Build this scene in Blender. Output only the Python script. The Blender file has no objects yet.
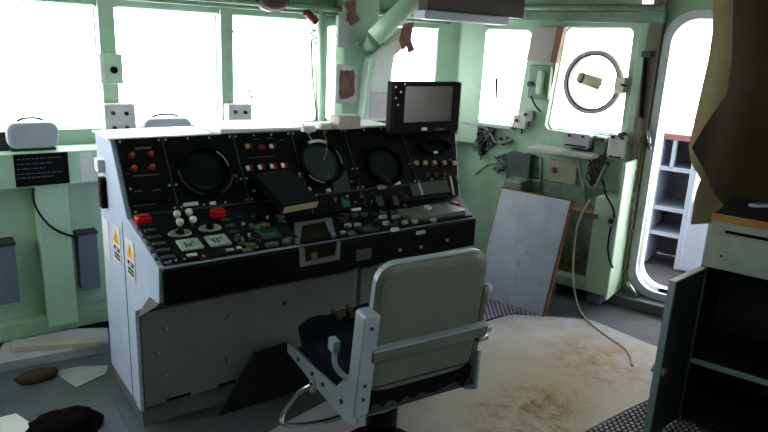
import bpy, bmesh, math, random
from mathutils import Vector, Matrix, noise
from mathutils.geometry import tessellate_polygon
random.seed(7)
C = bpy.context.scene.collection
SC = bpy.context.scene
# ------------------------------------------------------------------ camera
FPX, CAMH = 640.0, 1.75
yaw, pit, rol = math.radians(53), math.radians(15), math.radians(2.7)
CAM = Vector((0, 0, CAMH))
Fw = Vector((math.cos(yaw)*math.cos(pit), math.sin(yaw)*math.cos(pit), -math.sin(pit)))
R0 = Vector((math.sin(yaw), -math.cos(yaw), 0)); U0 = R0.cross(Fw)
Rt = R0*math.cos(rol)+U0*math.sin(rol); Up = U0*math.cos(rol)-R0*math.sin(rol)
cam = bpy.data.cameras.new('camera'); camo = bpy.data.objects.new('camera', cam); C.objects.link(camo)
M = Matrix.Identity(4)
for i, v in enumerate((Rt, Up, -Fw)):
    for j in range(3): M[j][i] = v[j]
M.translation = CAM
camo.matrix_world = M
cam.sensor_width = 36; cam.lens = FPX/768*36; cam.clip_start = 0.05; cam.clip_end = 200
SC.camera = camo
# ------------------------------------------------------------------ frames (origin, u, v, n) and measuring
class Fr:
    def __init__(s, o, u, v):
        s.o = Vector(o); s.u = Vector(u).normalized(); s.v = Vector(v).normalized(); s.n = s.u.cross(s.v).normalized()
    def P(s, a, b, c=0.0): return s.o+s.u*a+s.v*b+s.n*c
    def Q(s, px, py, off=0.0):      # where a sight line meets this surface -> (u, v)
        d = Fw+Rt*((px-384)/FPX)-Up*((py-216)/FPX)
        o = s.o+s.n*off
        t = ((o-CAM).dot(s.n))/d.dot(s.n)
        p = CAM+d*t-o
        return p.dot(s.u), p.dot(s.v)
    def W(s, px, py, off=0.0):
        a, b = s.Q(px, py, off); return s.P(a, b, off)
WORLD = Fr((0, 0, 0), (1, 0, 0), (0, 1, 0))
FAR = Fr((0, 4.0, 0), (1, 0, 0), (0, 0, 1))                    # n = (0,-1,0): into the room
W0 = Vector((3.68, 4.0, 0))
RW = Fr(W0, (.276, -.961, 0), (0, 0, 1))                       # n into the room
FLR = WORLD
UPP = Fr((0, 2.735, .985), (1, 0, 0), (0, .205, .31))
DSK = Fr((0, 2.33, .892), (1, 0, 0), (0, .405, .093))
LIP = Fr((0, 2.325, .74), (1, 0, 0), (0, 0, 1))
CAB = Fr((0, 2.70, 0), (1, 0, 0), (0, 0, 1))
SIDE = Fr((.70, 3.21, 0), (0, -1, 0), (0, 0, 1))               # n = -x
MON = Fr((0, 2.84, 0), (1, 0, 0), (0, 0, 1))
# ------------------------------------------------------------------ materials
def rgb(r, g, b):
    f = lambda c: ((c/255+.055)/1.055)**2.4 if c > 10 else c/255/12.92
    return (f(r), f(g), f(b), 1)
MATS = {}
def mat(name, col, rough=.5, metal=0, dirt=.25, dcol=None, scale=6, bump=.15, emit=0, spots=None):
    if name in MATS: return MATS[name]
    m = bpy.data.materials.new(name); m.use_nodes = True; nt = m.node_tree; n = nt.nodes; l = nt.links
    b = n['Principled BSDF']; c = rgb(*col)
    tc = n.new('ShaderNodeTexCoord'); nz = n.new('ShaderNodeTexNoise'); nz.inputs['Scale'].default_value = scale
    nz.inputs['Detail'].default_value = 8; nz.inputs['Roughness'].default_value = .65
    l.new(tc.outputs['Object'], nz.inputs['Vector'])
    cr = n.new('ShaderNodeValToRGB'); cr.color_ramp.elements[0].position = .35; cr.color_ramp.elements[1].position = .68
    dc = rgb(*dcol) if dcol else tuple(x*(1-dirt) for x in c[:3])+(1,)
    cr.color_ramp.elements[0].color = c; cr.color_ramp.elements[1].color = dc
    if dcol:
        k = dirt; cr.color_ramp.elements[1].color = tuple(c[i]*(1-k)+dc[i]*k for i in range(3))+(1,)
    l.new(nz.outputs['Fac'], cr.inputs['Fac'])
    out = cr.outputs['Color']
    if spots:
        scol, sscale, lo, hi = spots
        n2 = n.new('ShaderNodeTexNoise'); n2.inputs['Scale'].default_value = sscale; n2.inputs['Detail'].default_value = 10
        n2.inputs['Roughness'].default_value = .7
        l.new(tc.outputs['Object'], n2.inputs['Vector'])
        r2 = n.new('ShaderNodeValToRGB'); r2.color_ramp.elements[0].position = lo; r2.color_ramp.elements[1].position = hi
        l.new(n2.outputs['Fac'], r2.inputs['Fac'])
        mx = n.new('ShaderNodeMix'); mx.data_type = 'RGBA'; mx.inputs[7].default_value = rgb(*scol)
        l.new(r2.outputs['Color'], mx.inputs[0]); l.new(out, mx.inputs[6]); out = mx.outputs[2]
    l.new(out, b.inputs['Base Color'])
    if sum(col) < 150 and not metal: b.inputs['Specular IOR Level'].default_value = .15
    b.inputs['Roughness'].default_value = rough; b.inputs['Metallic'].default_value = metal
    if bump:
        bp = n.new('ShaderNodeBump'); bp.inputs['Strength'].default_value = bump; bp.inputs['Distance'].default_value = .01
        l.new(nz.outputs['Fac'], bp.inputs['Height']); l.new(bp.outputs['Normal'], b.inputs['Normal'])
    if emit:
        l.new(out, b.inputs['Emission Color']); b.inputs['Emission Strength'].default_value = emit
    MATS[name] = m; return m
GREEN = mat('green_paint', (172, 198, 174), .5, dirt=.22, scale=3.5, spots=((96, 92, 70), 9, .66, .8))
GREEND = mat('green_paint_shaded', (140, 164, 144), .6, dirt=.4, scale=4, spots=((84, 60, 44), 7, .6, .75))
GREENL = mat('green_paint_light', (188, 214, 190), .45, dirt=.15, scale=3)
GREENG = mat('green_grimy_paint', (136, 156, 136), .6, dirt=.5, scale=6, spots=((70, 66, 60), 11, .56, .68))
GRIMW = mat('grimy_white_paint', (206, 204, 200), .6, dirt=.3, scale=9, spots=((110, 84, 66), 14, .6, .72))
RUST = mat('rusty_brown', (146, 104, 90), .85, dirt=.5, scale=14)
WHITEC = mat('console_white_paint', (200, 210, 234), .45, dirt=.15, scale=5)
TOPW = mat('console_top_white', (236, 238, 236), .5, dirt=.12, scale=8)
BLACK = mat('black_panel_paint', (13, 13, 17), .5, dirt=.3, scale=9, spots=((70, 70, 76), 26, .66, .74))
BLACKG = mat('black_gloss', (15, 16, 20), .25, dirt=.2, bump=.03)
BLACKM = mat('black_matte', (14, 14, 18), .7, dirt=.3)
LIPM = mat('black_lip_paint', (10, 10, 15), .5, dirt=.3, scale=4)
CABM = mat('cabinet_grey_paint', (142, 143, 141), .5, dirt=.2, scale=4)
PLINTH = mat('plinth_grey_paint', (122, 124, 130), .6, dirt=.3, scale=6)
STEEL = mat('worn_steel', (190, 192, 196), .3, .9, dirt=.3, scale=20)
CHROME = mat('chrome_tube', (215, 215, 215), .18, 1, dirt=.15, scale=20)
DSTEEL = mat('dark_steel', (78, 80, 84), .45, .6, dirt=.4)
GREYB = mat('grey_case_paint', (172, 176, 184), .5, dirt=.1)
GREYD = mat('grey_box_paint', (124, 130, 146), .6, dirt=.2)
PALE = mat('pale_plastic', (226, 226, 220), .45, dirt=.12, scale=20)
PAPER = mat('white_paper', (222, 222, 220), .8, dirt=.12, scale=7)
PAPERD = mat('dusty_paper', (176, 180, 182), .8, dirt=.25, scale=7)
CREAM = mat('cream_pages', (214, 200, 168), .8, dirt=.2, scale=30)
RED = mat('red_plastic', (208, 34, 36), .35, dirt=.25, scale=20)
REDD = mat('dark_red_plastic', (120, 26, 30), .4, dirt=.3, scale=20)
ORNG = mat('red_orange_lamp', (214, 74, 52), .35, dirt=.35, scale=30)
YEL = mat('warning_yellow', (236, 176, 40), .5, dirt=.1)
TAN = mat('tan_plastic', (178, 152, 122), .5, dirt=.25, scale=20)
OLIV = mat('olive_plastic', (118, 112, 70), .5, dirt=.3, scale=20)
GRNB = mat('green_button', (30, 112, 82), .4, dirt=.3, scale=30)
GREYP = mat('grey_button', (98, 100, 104), .45, dirt=.3, scale=20)
LGREY = mat('light_grey_plate', (188, 196, 194), .3, .2, dirt=.3, scale=26)
NAVY = mat('navy_cushion_vinyl', (20, 28, 50), .45, dirt=.5, scale=7, bump=.5)
CHAIRM = mat('chair_grey_green_paint', (114, 120, 112), .42, .1, dirt=.28, scale=3)
CHAIRL = mat('chair_light_blue_grey_paint', (166, 178, 188), .42, .1, dirt=.15, scale=5)
SCREEN = mat('crt_glass', (22, 26, 30), .12, dirt=.3, bump=0)
SCRNG = mat('monitor_screen', (92, 90, 80), .3, dirt=.2, scale=3, bump=0)
CLOTHO = mat('olive_cloth', (160, 150, 112), .95, dirt=.35, dcol=(104, 88, 60), scale=2.5, bump=.3)
CLOTHD = mat('dark_olive_cloth', (78, 64, 48), .95, dirt=.6, dcol=(44, 26, 22), scale=2, bump=.3)
CLOTHK = mat('black_cloth', (16, 16, 18), .95, dirt=.4, scale=20, bump=.4)
WOOD = mat('wood_edge', (196, 144, 84), .6, dirt=.35, scale=12)
WOODR = mat('red_brown_wood', (134, 88, 64), .6, dirt=.35, scale=12)
BOARD = mat('board_face', (196, 202, 216), .55, dirt=.35, dcol=(140, 128, 116), scale=5, spots=((120, 112, 106), 22, .58, .78))
LOCKD = mat('locker_dark_paint', (44, 50, 56), .5, dirt=.3)
LOCKE = mat('locker_edge_paint', (160, 176, 186), .5, dirt=.25)
LOCKW = mat('locker_pale_paint', (178, 182, 176), .5, dirt=.2, scale=9)
PINKW = mat('outside_white_paint', (146, 147, 168), .6, dirt=.1)
PINKR = mat('outside_pink_edge', (130, 84, 88), .6, dirt=.2)
OUTG = mat('outside_recess_shade', (104, 102, 112), .6, dirt=.3)  # dimness inside the outdoor shelving, put into a darker grey
OUTD = mat('outside_deck_paint', (70, 66, 76), .7, dirt=.3)
CABLE = mat('black_cable', (24, 26, 30), .5, dirt=.2)
CABLEW = mat('pale_cable', (190, 184, 160), .5, dirt=.2)
DKBR = mat('dark_brown_fitting', (70, 54, 46), .6, dirt=.4)
HOLE = mat('dark_cavity', (18, 17, 12), .9, dirt=.6, dcol=(54, 56, 22), scale=14)
CEILM = mat('ceiling_green_paint', (150, 180, 156), .6, dirt=.3)

def glass_mat():
    m = bpy.data.materials.new('window_glass'); m.use_nodes = True; n = m.node_tree.nodes; l = m.node_tree.links
    n.remove(n['Principled BSDF'])
    t = n.new('ShaderNodeBsdfTransparent'); t.inputs[0].default_value = (.96, .98, .97, 1)
    g = n.new('ShaderNodeBsdfGlossy'); g.inputs['Roughness'].default_value = .05
    tc = n.new('ShaderNodeTexCoord'); nz = n.new('ShaderNodeTexNoise'); nz.inputs['Scale'].default_value = 3
    l.new(tc.outputs['Object'], nz.inputs['Vector'])
    mr = n.new('ShaderNodeMapRange'); mr.inputs[3].default_value = .02; mr.inputs[4].default_value = .06
    l.new(nz.outputs['Fac'], mr.inputs[0])
    mx = n.new('ShaderNodeMixShader'); l.new(mr.outputs[0], mx.inputs[0]); l.new(t.outputs[0], mx.inputs[1]); l.new(g.outputs[0], mx.inputs[2])
    l.new(mx.outputs[0], n['Material Output'].inputs[0]); return m
GLASS = glass_mat()

def floor_mat():
    m = bpy.data.materials.new('deck_floor'); m.use_nodes = True; n = m.node_tree.nodes; l = m.node_tree.links
    b = n['Principled BSDF']; tc = n.new('ShaderNodeTexCoord')
    br = n.new('ShaderNodeTexBrick'); br.offset = 0; br.inputs['Scale'].default_value = 1
    br.inputs['Brick Width'].default_value = .45; br.inputs['Row Height'].default_value = .45; br.inputs['Mortar Size'].default_value = .006
    br.inputs['Color1'].default_value = rgb(104, 112, 122); br.inputs['Color2'].default_value = rgb(98, 106, 116); br.inputs['Mortar'].default_value = rgb(90, 96, 104)
    l.new(tc.outputs['Object'], br.inputs['Vector'])
    nz = n.new('ShaderNodeTexNoise'); nz.inputs['Scale'].default_value = 2.5; nz.inputs['Detail'].default_value = 9
    l.new(tc.outputs['Object'], nz.inputs['Vector'])
    cr = n.new('ShaderNodeValToRGB'); cr.color_ramp.elements[0].position = .4; cr.color_ramp.elements[1].position = .7
    l.new(nz.outputs['Fac'], cr.inputs['Fac'])
    mx = n.new('ShaderNodeMix'); mx.data_type = 'RGBA'; mx.inputs[7].default_value = rgb(84, 80, 76)
    l.new(cr.outputs['Color'], mx.inputs[0]); l.new(br.outputs['Color'], mx.inputs[6]); l.new(mx.outputs[2], b.inputs['Base Color'])
    b.inputs['Roughness'].default_value = .45
    return m
def sheet_mat():
    m = bpy.data.materials.new('rust_stained_sheet'); m.use_nodes = True; n = m.node_tree.nodes; l = m.node_tree.links
    b = n['Principled BSDF']; tc = n.new('ShaderNodeTexCoord')
    def nzr(scale, lo, hi, rough=.65):
        z = n.new('ShaderNodeTexNoise'); z.inputs['Scale'].default_value = scale; z.inputs['Detail'].default_value = 10; z.inputs['Roughness'].default_value = rough
        l.new(tc.outputs['Object'], z.inputs['Vector'])
        r = n.new('ShaderNodeMapRange'); r.inputs[1].default_value = lo; r.inputs[2].default_value = hi; l.new(z.outputs['Fac'], r.inputs[0]); return r.outputs[0]
    def near(x, y, rad):       # stain centre in the sheet's own space
        s = n.new('ShaderNodeVectorMath'); s.operation = 'DISTANCE'; s.inputs[1].default_value = (x, y, 0); l.new(tc.outputs['Object'], s.inputs[0])
        r = n.new('ShaderNodeMapRange'); r.inputs[1].default_value = rad; r.inputs[2].default_value = 0; l.new(s.outputs['Value'], r.inputs[0]); return r.outputs[0]
    def math_(op, a, c):
        q = n.new('ShaderNodeMath'); q.operation = op; q.use_clamp = True
        for i, v in enumerate((a, c)):
            if isinstance(v, (int, float)): q.inputs[i].default_value = v
            else: l.new(v, q.inputs[i])
        return q.outputs[0]
    def mix(f, a, c):
        q = n.new('ShaderNodeMix'); q.data_type = 'RGBA'; l.new(f, q.inputs[0])
        if isinstance(a, tuple): q.inputs[6].default_value = a
        else: l.new(a, q.inputs[6])
        q.inputs[7].default_value = c; return q.outputs[2]
    base = mix(nzr(5, .4, .7), rgb(196, 200, 214), rgb(164, 162, 168))
    warm = near(*STAIN_WARM)
    base = mix(math_('MULTIPLY', warm, 1.0), base, rgb(210, 190, 160))
    zone = math_('ADD', near(*STAIN_A), near(*STAIN_B)); zone = math_('ADD', zone, near(*STAIN_C))
    st = math_('MULTIPLY', math_('MULTIPLY', zone, 1.7), nzr(7, .42, .66, .8))
    base = mix(st, base, rgb(168, 122, 66))
    st2 = math_('MULTIPLY', math_('ADD', near(*STAIN_A), near(*STAIN_B)), nzr(16, .52, .66, .8))
    base = mix(st2, base, rgb(100, 56, 34))
    l.new(base, b.inputs['Base Color']); b.inputs['Roughness'].default_value = .5
    return m
def mat_check():
    m = bpy.data.materials.new('open_mesh_mat'); m.use_nodes = True; n = m.node_tree.nodes; l = m.node_tree.links
    b = n['Principled BSDF']; tc = n.new('ShaderNodeTexCoord'); ck = n.new('ShaderNodeTexChecker')
    ck.inputs['Scale'].default_value = 36; ck.inputs[1].default_value = rgb(20, 18, 24); ck.inputs[2].default_value = rgb(150, 140, 150)
    l.new(tc.outputs['Object'], ck.inputs['Vector']); l.new(ck.outputs[0], b.inputs['Base Color']); b.inputs['Roughness'].default_value = .6
    return m
# ------------------------------------------------------------------ mesh builder
ORG = {}
class MB:
    def __init__(s): s.v = []; s.f = []; s.sm = []
    def add(s, vs, fs, smooth=False):
        k = len(s.v); s.v += [Vector(p) for p in vs]; s.f += [[i+k for i in f] for f in fs]; s.sm += [smooth]*len(fs); return s
    def box(s, fr, a0, a1, b0, b1, c0, c1):
        a0, a1 = sorted((a0, a1)); b0, b1 = sorted((b0, b1)); c0, c1 = sorted((c0, c1))
        vs = [fr.P(a, b, c) for c in (c0, c1) for b in (b0, b1) for a in (a0, a1)]
        return s.add(vs, [(0, 2, 3, 1), (4, 5, 7, 6), (0, 1, 5, 4), (2, 6, 7, 3), (0, 4, 6, 2), (1, 3, 7, 5)])
    def rbox(s, fr, a0, a1, b0, b1, c0, c1, r=.01, seg=4):      # box with rounded outline, and a small chamfer in front
        a0, a1 = sorted((a0, a1)); b0, b1 = sorted((b0, b1)); r = min(r, (a1-a0)*.49, (b1-b0)*.49)
        pts = rrect(a0, a1, b0, b1, r, seg)
        ch = min(r*.35, abs(c1-c0)*.3); ca, cb = (a0+a1)/2, (b0+b1)/2
        sh = lambda p: (p[0]-ch*(1 if p[0] > ca else -1), p[1]-ch*(1 if p[1] > cb else -1))
        rings = [[fr.P(p[0], p[1], c0) for p in pts], [fr.P(p[0], p[1], c1-ch) for p in pts], [fr.P(*sh(p), c1) for p in pts]]
        return s.loft(rings)
    def loft(s, rings, smooth=False, caps=True):
        n = len(rings[0]); vs = [p for r in rings for p in r]; fs = []
        for i in range(len(rings)-1):
            for j in range(n):
                k = (j+1) % n; fs.append((i*n+j, i*n+k, (i+1)*n+k, (i+1)*n+j))
        s.add(vs, fs, smooth)
        if caps: s.add(rings[0], [tuple(reversed(range(n)))]); s.add(rings[-1], [tuple(range(n))])
        return s
    def poly(s, fr, pts, c0, c1, holes=()):
        loops = [[Vector((p[0], p[1], 0)) for p in pts]]+[[Vector((p[0], p[1], 0)) for p in h] for h in holes]
        tris = tessellate_polygon(loops); flat = [p for lp in loops for p in lp]; n = len(flat)
        vs = [fr.P(p.x, p.y, c1) for p in flat]+[fr.P(p.x, p.y, c0) for p in flat]; fs = []
        for t in tris:
            t = list(t)
            e = (flat[t[1]]-flat[t[0]]).cross(flat[t[2]]-flat[t[0]]).z
            if e < 0: t.reverse()
            fs.append(tuple(t)); fs.append(tuple(i+n for i in reversed(t)))
        k = 0
        for lp in loops:
            m_ = len(lp)
            for i in range(m_):
                j = (i+1) % m_; fs.append((k+i, k+i+n, k+j+n, k+j))
            k += m_
        return s.add(vs, fs)
    def cyl(s, p0, p1, r0, r1=None, seg=16, caps=True, smooth=True):
        r1 = r0 if r1 is None else r1; p0, p1 = Vector(p0), Vector(p1); d = (p1-p0).normalized()
        x = d.orthogonal().normalized(); y = d.cross(x)
        ring = lambda p, r: [p+(x*math.cos(t)+y*math.sin(t))*r for t in [2*math.pi*i/seg for i in range(seg)]]
        return s.loft([ring(p0, r0), ring(p1, r1)], smooth, caps)
    def disc(s, fr, a, b, c0, c1, r, r2=None, seg=24, ry=1.0):
        r2 = r if r2 is None else r2
        ring = lambda c, q: [fr.P(a+q*math.cos(t), b+q*ry*math.sin(t), c) for t in [2*math.pi*i/seg for i in range(seg)]]
        return s.loft([ring(c0, r), ring(c1, r2)], False, True)
    def ring(s, fr, a, b, c0, c1, ri, ro, seg=32, ry=1.0):
        T = [2*math.pi*i/seg for i in range(seg)]
        P = lambda q, c: [fr.P(a+q*math.cos(t), b+q*ry*math.sin(t), c) for t in T]
        rs = [P(ro, c0), P(ro, c1), P(ri, c1), P(ri, c0)]
        vs = [p for r in rs for p in r]; fs = []
        for i in range(4):
            for j in range(seg):
                k = (j+1) % seg; i2 = (i+1) % 4; fs.append((i*seg+j, i*seg+k, i2*seg+k, i2*seg+j))
        return s.add(vs, fs)
    def dome(s, fr, a, b, c, r, h, seg=20, rows=6, ry=1.0):
        rs = []
        for i in range(rows+1):
            t = i/rows*math.pi/2; rr = r*math.cos(t)+1e-5
            rs.append([fr.P(a+rr*math.cos(q), b+rr*ry*math.sin(q), c+h*math.sin(t)) for q in [2*math.pi*j/seg for j in range(seg)]])
        return s.loft(rs, True)
    def ball(s, p, r, seg=12, rows=8):
        rs = []
        for i in range(rows+1):
            t = -math.pi/2+math.pi*i/rows
            rs.append([Vector(p)+Vector((math.cos(t)*math.cos(q), math.cos(t)*math.sin(q), math.sin(t)))*r for q in [2*math.pi*j/seg for j in range(seg)]])
        return s.loft(rs, True, False)
    def tube(s, pts, r, seg=10, closed=False, sub=6, smooth=True):
        pts = [Vector(p) for p in pts]
        if sub > 1 and len(pts) > 2:
            out = []; n = len(pts); rng = n if closed else n-1
            for i in range(rng):
                g = lambda k: pts[k % n] if closed else pts[max(0, min(n-1, k))]
                p0, p1, p2, p3 = g(i-1), g(i), g(i+1), g(i+2)
                for j in range(sub):
                    t = j/sub
                    out.append(.5*((2*p1)+(p2-p0)*t+(2*p0-5*p1+4*p2-p3)*t*t+(-p0+3*p1-3*p2+p3)*t**3))
            if not closed: out.append(pts[-1])
            pts = out
        n = len(pts); rings = []; x = None
        for i, p in enumerate(pts):
            a = pts[(i-1) % n] if (closed or i > 0) else p; b = pts[(i+1) % n] if (closed or i < n-1) else p
            d = (b-a).normalized()
            x = d.orthogonal().normalized() if x is None else (x-d*x.dot(d)).normalized()
            y = d.cross(x)
            rings.append([p+(x*math.cos(t)+y*math.sin(t))*r for t in [2*math.pi*k/seg for k in range(seg)]])
        if closed: rings.append(rings[0])
        return s.loft(rings, smooth, not closed)
    def build(s, name, m, parent=None, bevel=0, **kw):
        mn = [min(v[i] for v in s.v) for i in range(3)]; mx = [max(v[i] for v in s.v) for i in range(3)]
        if parent is not None: base = ORG[parent.name]; 
        else: base = Vector(((mn[0]+mx[0])/2, (mn[1]+mx[1])/2, mn[2]))
        if kw.get('origin') is not None: base = Vector(kw['origin'])
        me = bpy.data.meshes.new(name); me.from_pydata([tuple(v-base) for v in s.v], [], s.f); me.update()
        me.polygons.foreach_set('use_smooth', s.sm)
        bm = bmesh.new(); bm.from_mesh(me); bmesh.ops.remove_doubles(bm, verts=bm.verts, dist=1e-6)
        bmesh.ops.recalc_face_normals(bm, faces=bm.faces); bm.to_mesh(me); bm.free()
        me.materials.append(m)
        o = bpy.data.objects.new(name, me); C.objects.link(o)
        if parent is not None: o.parent = parent
        else: o.location = base
        ORG[o.name] = base
        if bevel:
            md = o.modifiers.new('bevel', 'BEVEL'); md.width = bevel; md.segments = 2; md.limit_method = 'ANGLE'; md.angle_limit = math.radians(40)
        for k in ('label', 'category', 'group', 'kind'):
            if kw.get(k): o[k] = kw[k]
        return o
def rrect(a0, a1, b0, b1, r, seg=4):
    pts = []
    for cx, cy, t0 in ((a1-r, b1-r, 0), (a0+r, b1-r, 90), (a0+r, b0+r, 180), (a1-r, b0+r, 270)):
        for i in range(seg+1):
            t = math.radians(t0+90*i/seg); pts.append((cx+r*math.cos(t), cy+r*math.sin(t)))
    return pts
def thing(name, loc, label, cat, group=None):
    o = bpy.data.objects.new(name, None); C.objects.link(o); o.location = loc; o.empty_display_size = .05
    o['label'] = label; o['category'] = cat
    if group: o['group'] = group
    ORG[o.name] = Vector(loc); return o
def S(name, mb, m, **kw): return mb.build(name, m, kind='structure', **kw)
def pb(fr, x0, y0, x1, y1, c0, c1, off=None):      # box whose front face spans two sighted points
    o = c1 if off is None else off
    a0, b0 = fr.Q(x0, y0, o); a1, b1 = fr.Q(x1, y1, o); return MB().box(fr, a0, a1, b0, b1, c0, c1)
def cbox(fr, px, py, w, h, c0, c1, r=0):           # box centred on a sighted point, w x h metres
    a, b = fr.Q(px, py, c1)
    if r: return MB().rbox(fr, a-w/2, a+w/2, b-h/2, b+h/2, c0, c1, r)
    return MB().box(fr, a-w/2, a+w/2, b-h/2, b+h/2, c0, c1)

# ================================================================== SETTING
cz = 2.25
A = FLR
door_s0, door_s1, door_z0, door_z1 = 1.655, 2.07, .13, 2.0
FLX = rgb
S('floor', MB().box(WORLD, -1.6, 5.6, -1.8, 4.2, -.06, 0), floor_mat())
S('ceiling', MB().box(WORLD, -1.6, 5.6, -1.8, 4.2, cz, cz+.06), CEILM)
# far wall with four window openings
zw0, zw1 = 1.20, 1.89
wins = [(-1.35, .30-.1, 'window_1'), (.33, .925, 'window_2'), (1.012, 1.65, 'window_3'), (1.722, 2.355, 'window_4'), (2.80, 3.515, 'window_5')]
S('wall_far', MB().poly(FAR, [(-1.6, 0), (3.74, 0), (3.74, cz), (-1.6, cz)], -.08, 0,
  holes=[rrect(a, b, zw0, zw1, .025) for a, b, _ in wins]+[rrect(2.445, 2.60, zw0, zw1-.03, .025)]), GREEN)
def window(fr, a0, a1, b0, b1, name, r=.025):
    w = MB().poly(fr, rrect(a0-.001, a1+.001, b0-.001, b1+.001, r), -.078, -.06, holes=[rrect(a0+.006, a1-.006, b0+.006, b1-.006, r*.8)])
    o = S(name, w, GRIMW)
    g = MB().poly(fr, rrect(a0+.006, a1-.006, b0+.006, b1-.006, r*.8), -.072, -.068); g.build('pane', GLASS, o)
    return o
for a, b, nme in wins: window(FAR, a, b, zw0, zw1, nme)
window(FAR, 2.445, 2.60, zw0, zw1-.03, 'window_6')
# right wall (turned) with two windows and the doorway
rwin = [(.115, .615, 'window_7'), (.86, 1.385, 'window_8')]
def qhole(px):
    c = [RW.Q(*p) for p in px]; m_ = (sum(p[0] for p in c)/4, sum(p[1] for p in c)/4); out = []
    for i, p in enumerate(c):                      # clipped corners
        for q in (c[i-1], c[(i+1) % 4]):
            d = math.hypot(q[0]-p[0], q[1]-p[1]); out.append((p[0]+(q[0]-p[0])*.03/d, p[1]+(q[1]-p[1])*.03/d))
    return out
QW7 = qhole([(463, 120), (516, 124.5), (532, 30), (481, 28)]); QW8 = qhole([(544, 129), (620, 138.5), (634, 27.5), (563, 26.5)])
S('wall_right', MB().poly(RW, [(-.05, 0), (4.6, 0), (4.6, cz), (-.05, cz)], -.08, 0,
  holes=[QW7, QW8, rrect(door_s0, door_s1, door_z0, door_z1, .16, 8)]), GREEN)
def qwindow(hole, name):
    cx = sum(p[0] for p in hole)/len(hole); cy = sum(p[1] for p in hole)/len(hole)
    inn = [(cx+(p[0]-cx)*.975, cy+(p[1]-cy)*.98) for p in hole]
    o = S(name, MB().poly(RW, hole, -.078, -.06, holes=[inn]), GRIMW)
    MB().poly(RW, inn, -.072, -.068).build('pane', GLASS, o)
qwindow(QW7, 'window_7'); qwindow(QW8, 'window_8')
# left and back walls (out of frame)
LW = Fr((-1.55, 0, 0), (0, 1, 0), (0, 0, 1))
S('wall_left', MB().poly(LW, [(-1.75, 0), (4.1, 0), (4.1, cz), (-1.75, cz)], -.05, 0, holes=[rrect(3.0, 3.7, 1.2, 1.9, .05)]), GREEN)
BW = Fr((0, -1.7, 0), (-1, 0, 0), (0, 0, 1))
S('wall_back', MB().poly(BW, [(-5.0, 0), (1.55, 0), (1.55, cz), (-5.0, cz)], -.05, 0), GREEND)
# head beam / conduit trim
t = MB().box(FAR, -1.5, 3.62, 1.925, 1.99, 0, .06)
t.cyl(FAR.P(-1.5, 1.965, .10), FAR.P(3.5, 1.965, .10), .018)
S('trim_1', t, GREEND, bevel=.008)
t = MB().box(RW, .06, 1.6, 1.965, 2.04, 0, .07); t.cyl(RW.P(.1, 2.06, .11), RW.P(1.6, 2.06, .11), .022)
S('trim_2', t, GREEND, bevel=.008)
# window posts (raised flanges on the wall between the panes)
t = MB()
for a0, a1 in ((.925, 1.012), (1.645, 1.725)):
    t.box(FAR, a0, a1, 1.06, 1.925, 0, .03)
    for z in (1.35, 1.5, 1.62, 1.8): t.disc(FAR, (a0+a1)/2+.01, z, .03, .034, .007)
S('trim_3', t, GREEN, bevel=.006)
# ------------------------------------------------- ledge below the far windows, with stanchions
ledge = thing('wall_ledge', (.35, 3.9, 0), 'pale green boxed ledge under the far windows, left of the control console', 'ledge')
LF = Fr((0, 3.78, 0), (1, 0, 0), (0, 0, 1))
zt = LF.Q(45, 152)[1]; zb = LF.Q(45, 187)[1]
MB().box(LF, -1.5, 3.3, zb, zt, -.22, 0).build('top_box', GREENL, ledge, bevel=.008)
for x0, x1, in ((38, 77),):
    a0 = LF.Q(40, 240, -.02)[0]; a1 = LF.Q(72, 240, -.02)[0]
    MB().box(LF, a0, a1, .10, zb, -.2, -.02).build('stanchion', GREENL, ledge, bevel=.006)
MB().box(LF, a1, a1+.34, .10, zb, -.21, -.13).build('back_panel', GREENL, ledge)
MB().box(LF, -1.4, a0, .10, zb, -.21, -.12).build('back_panel', GREENL, ledge)
MB().box(LF, -1.5, 3.3, .06, .16, -.21, -.04).build('bottom_rail', GREEN, ledge, bevel=.006)
for q in (-.6, a0+.05, a0+.75, 1.8): MB().box(LF, q, q+.11, 0, .06, -.2, -.06).build('foot', GREYD, ledge)
LF2 = LF
np_ = thing('name_plate', LF2.W(41, 183, .004), 'black printed plate fixed on the front of the green ledge', 'plate')
pb(LF2, 13, 155, 70, 183, 0, .006).build('plate', BLACKM, np_)
for k, yy in enumerate((159, 164, 169, 174, 178)):
    t = MB()
    a0, b = LF2.Q(17, yy+.6, .0062); a1, _ = LF2.Q(62-(k % 3)*8, yy+.6, .0062); x = a0
    while x < a1:
        w = random.uniform(.008, .03); t.box(LF2, x, min(x+w, a1), b-.003, b+.003, .006, .0068); x += w+.006
    t.build('text_line', GREYP, np_)
pb(LF2, 79, 153, 94, 180, 0, .004).build('paper_notice', PAPER, label='white blank notice stuck on the green ledge beside the console', category='notice')
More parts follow.
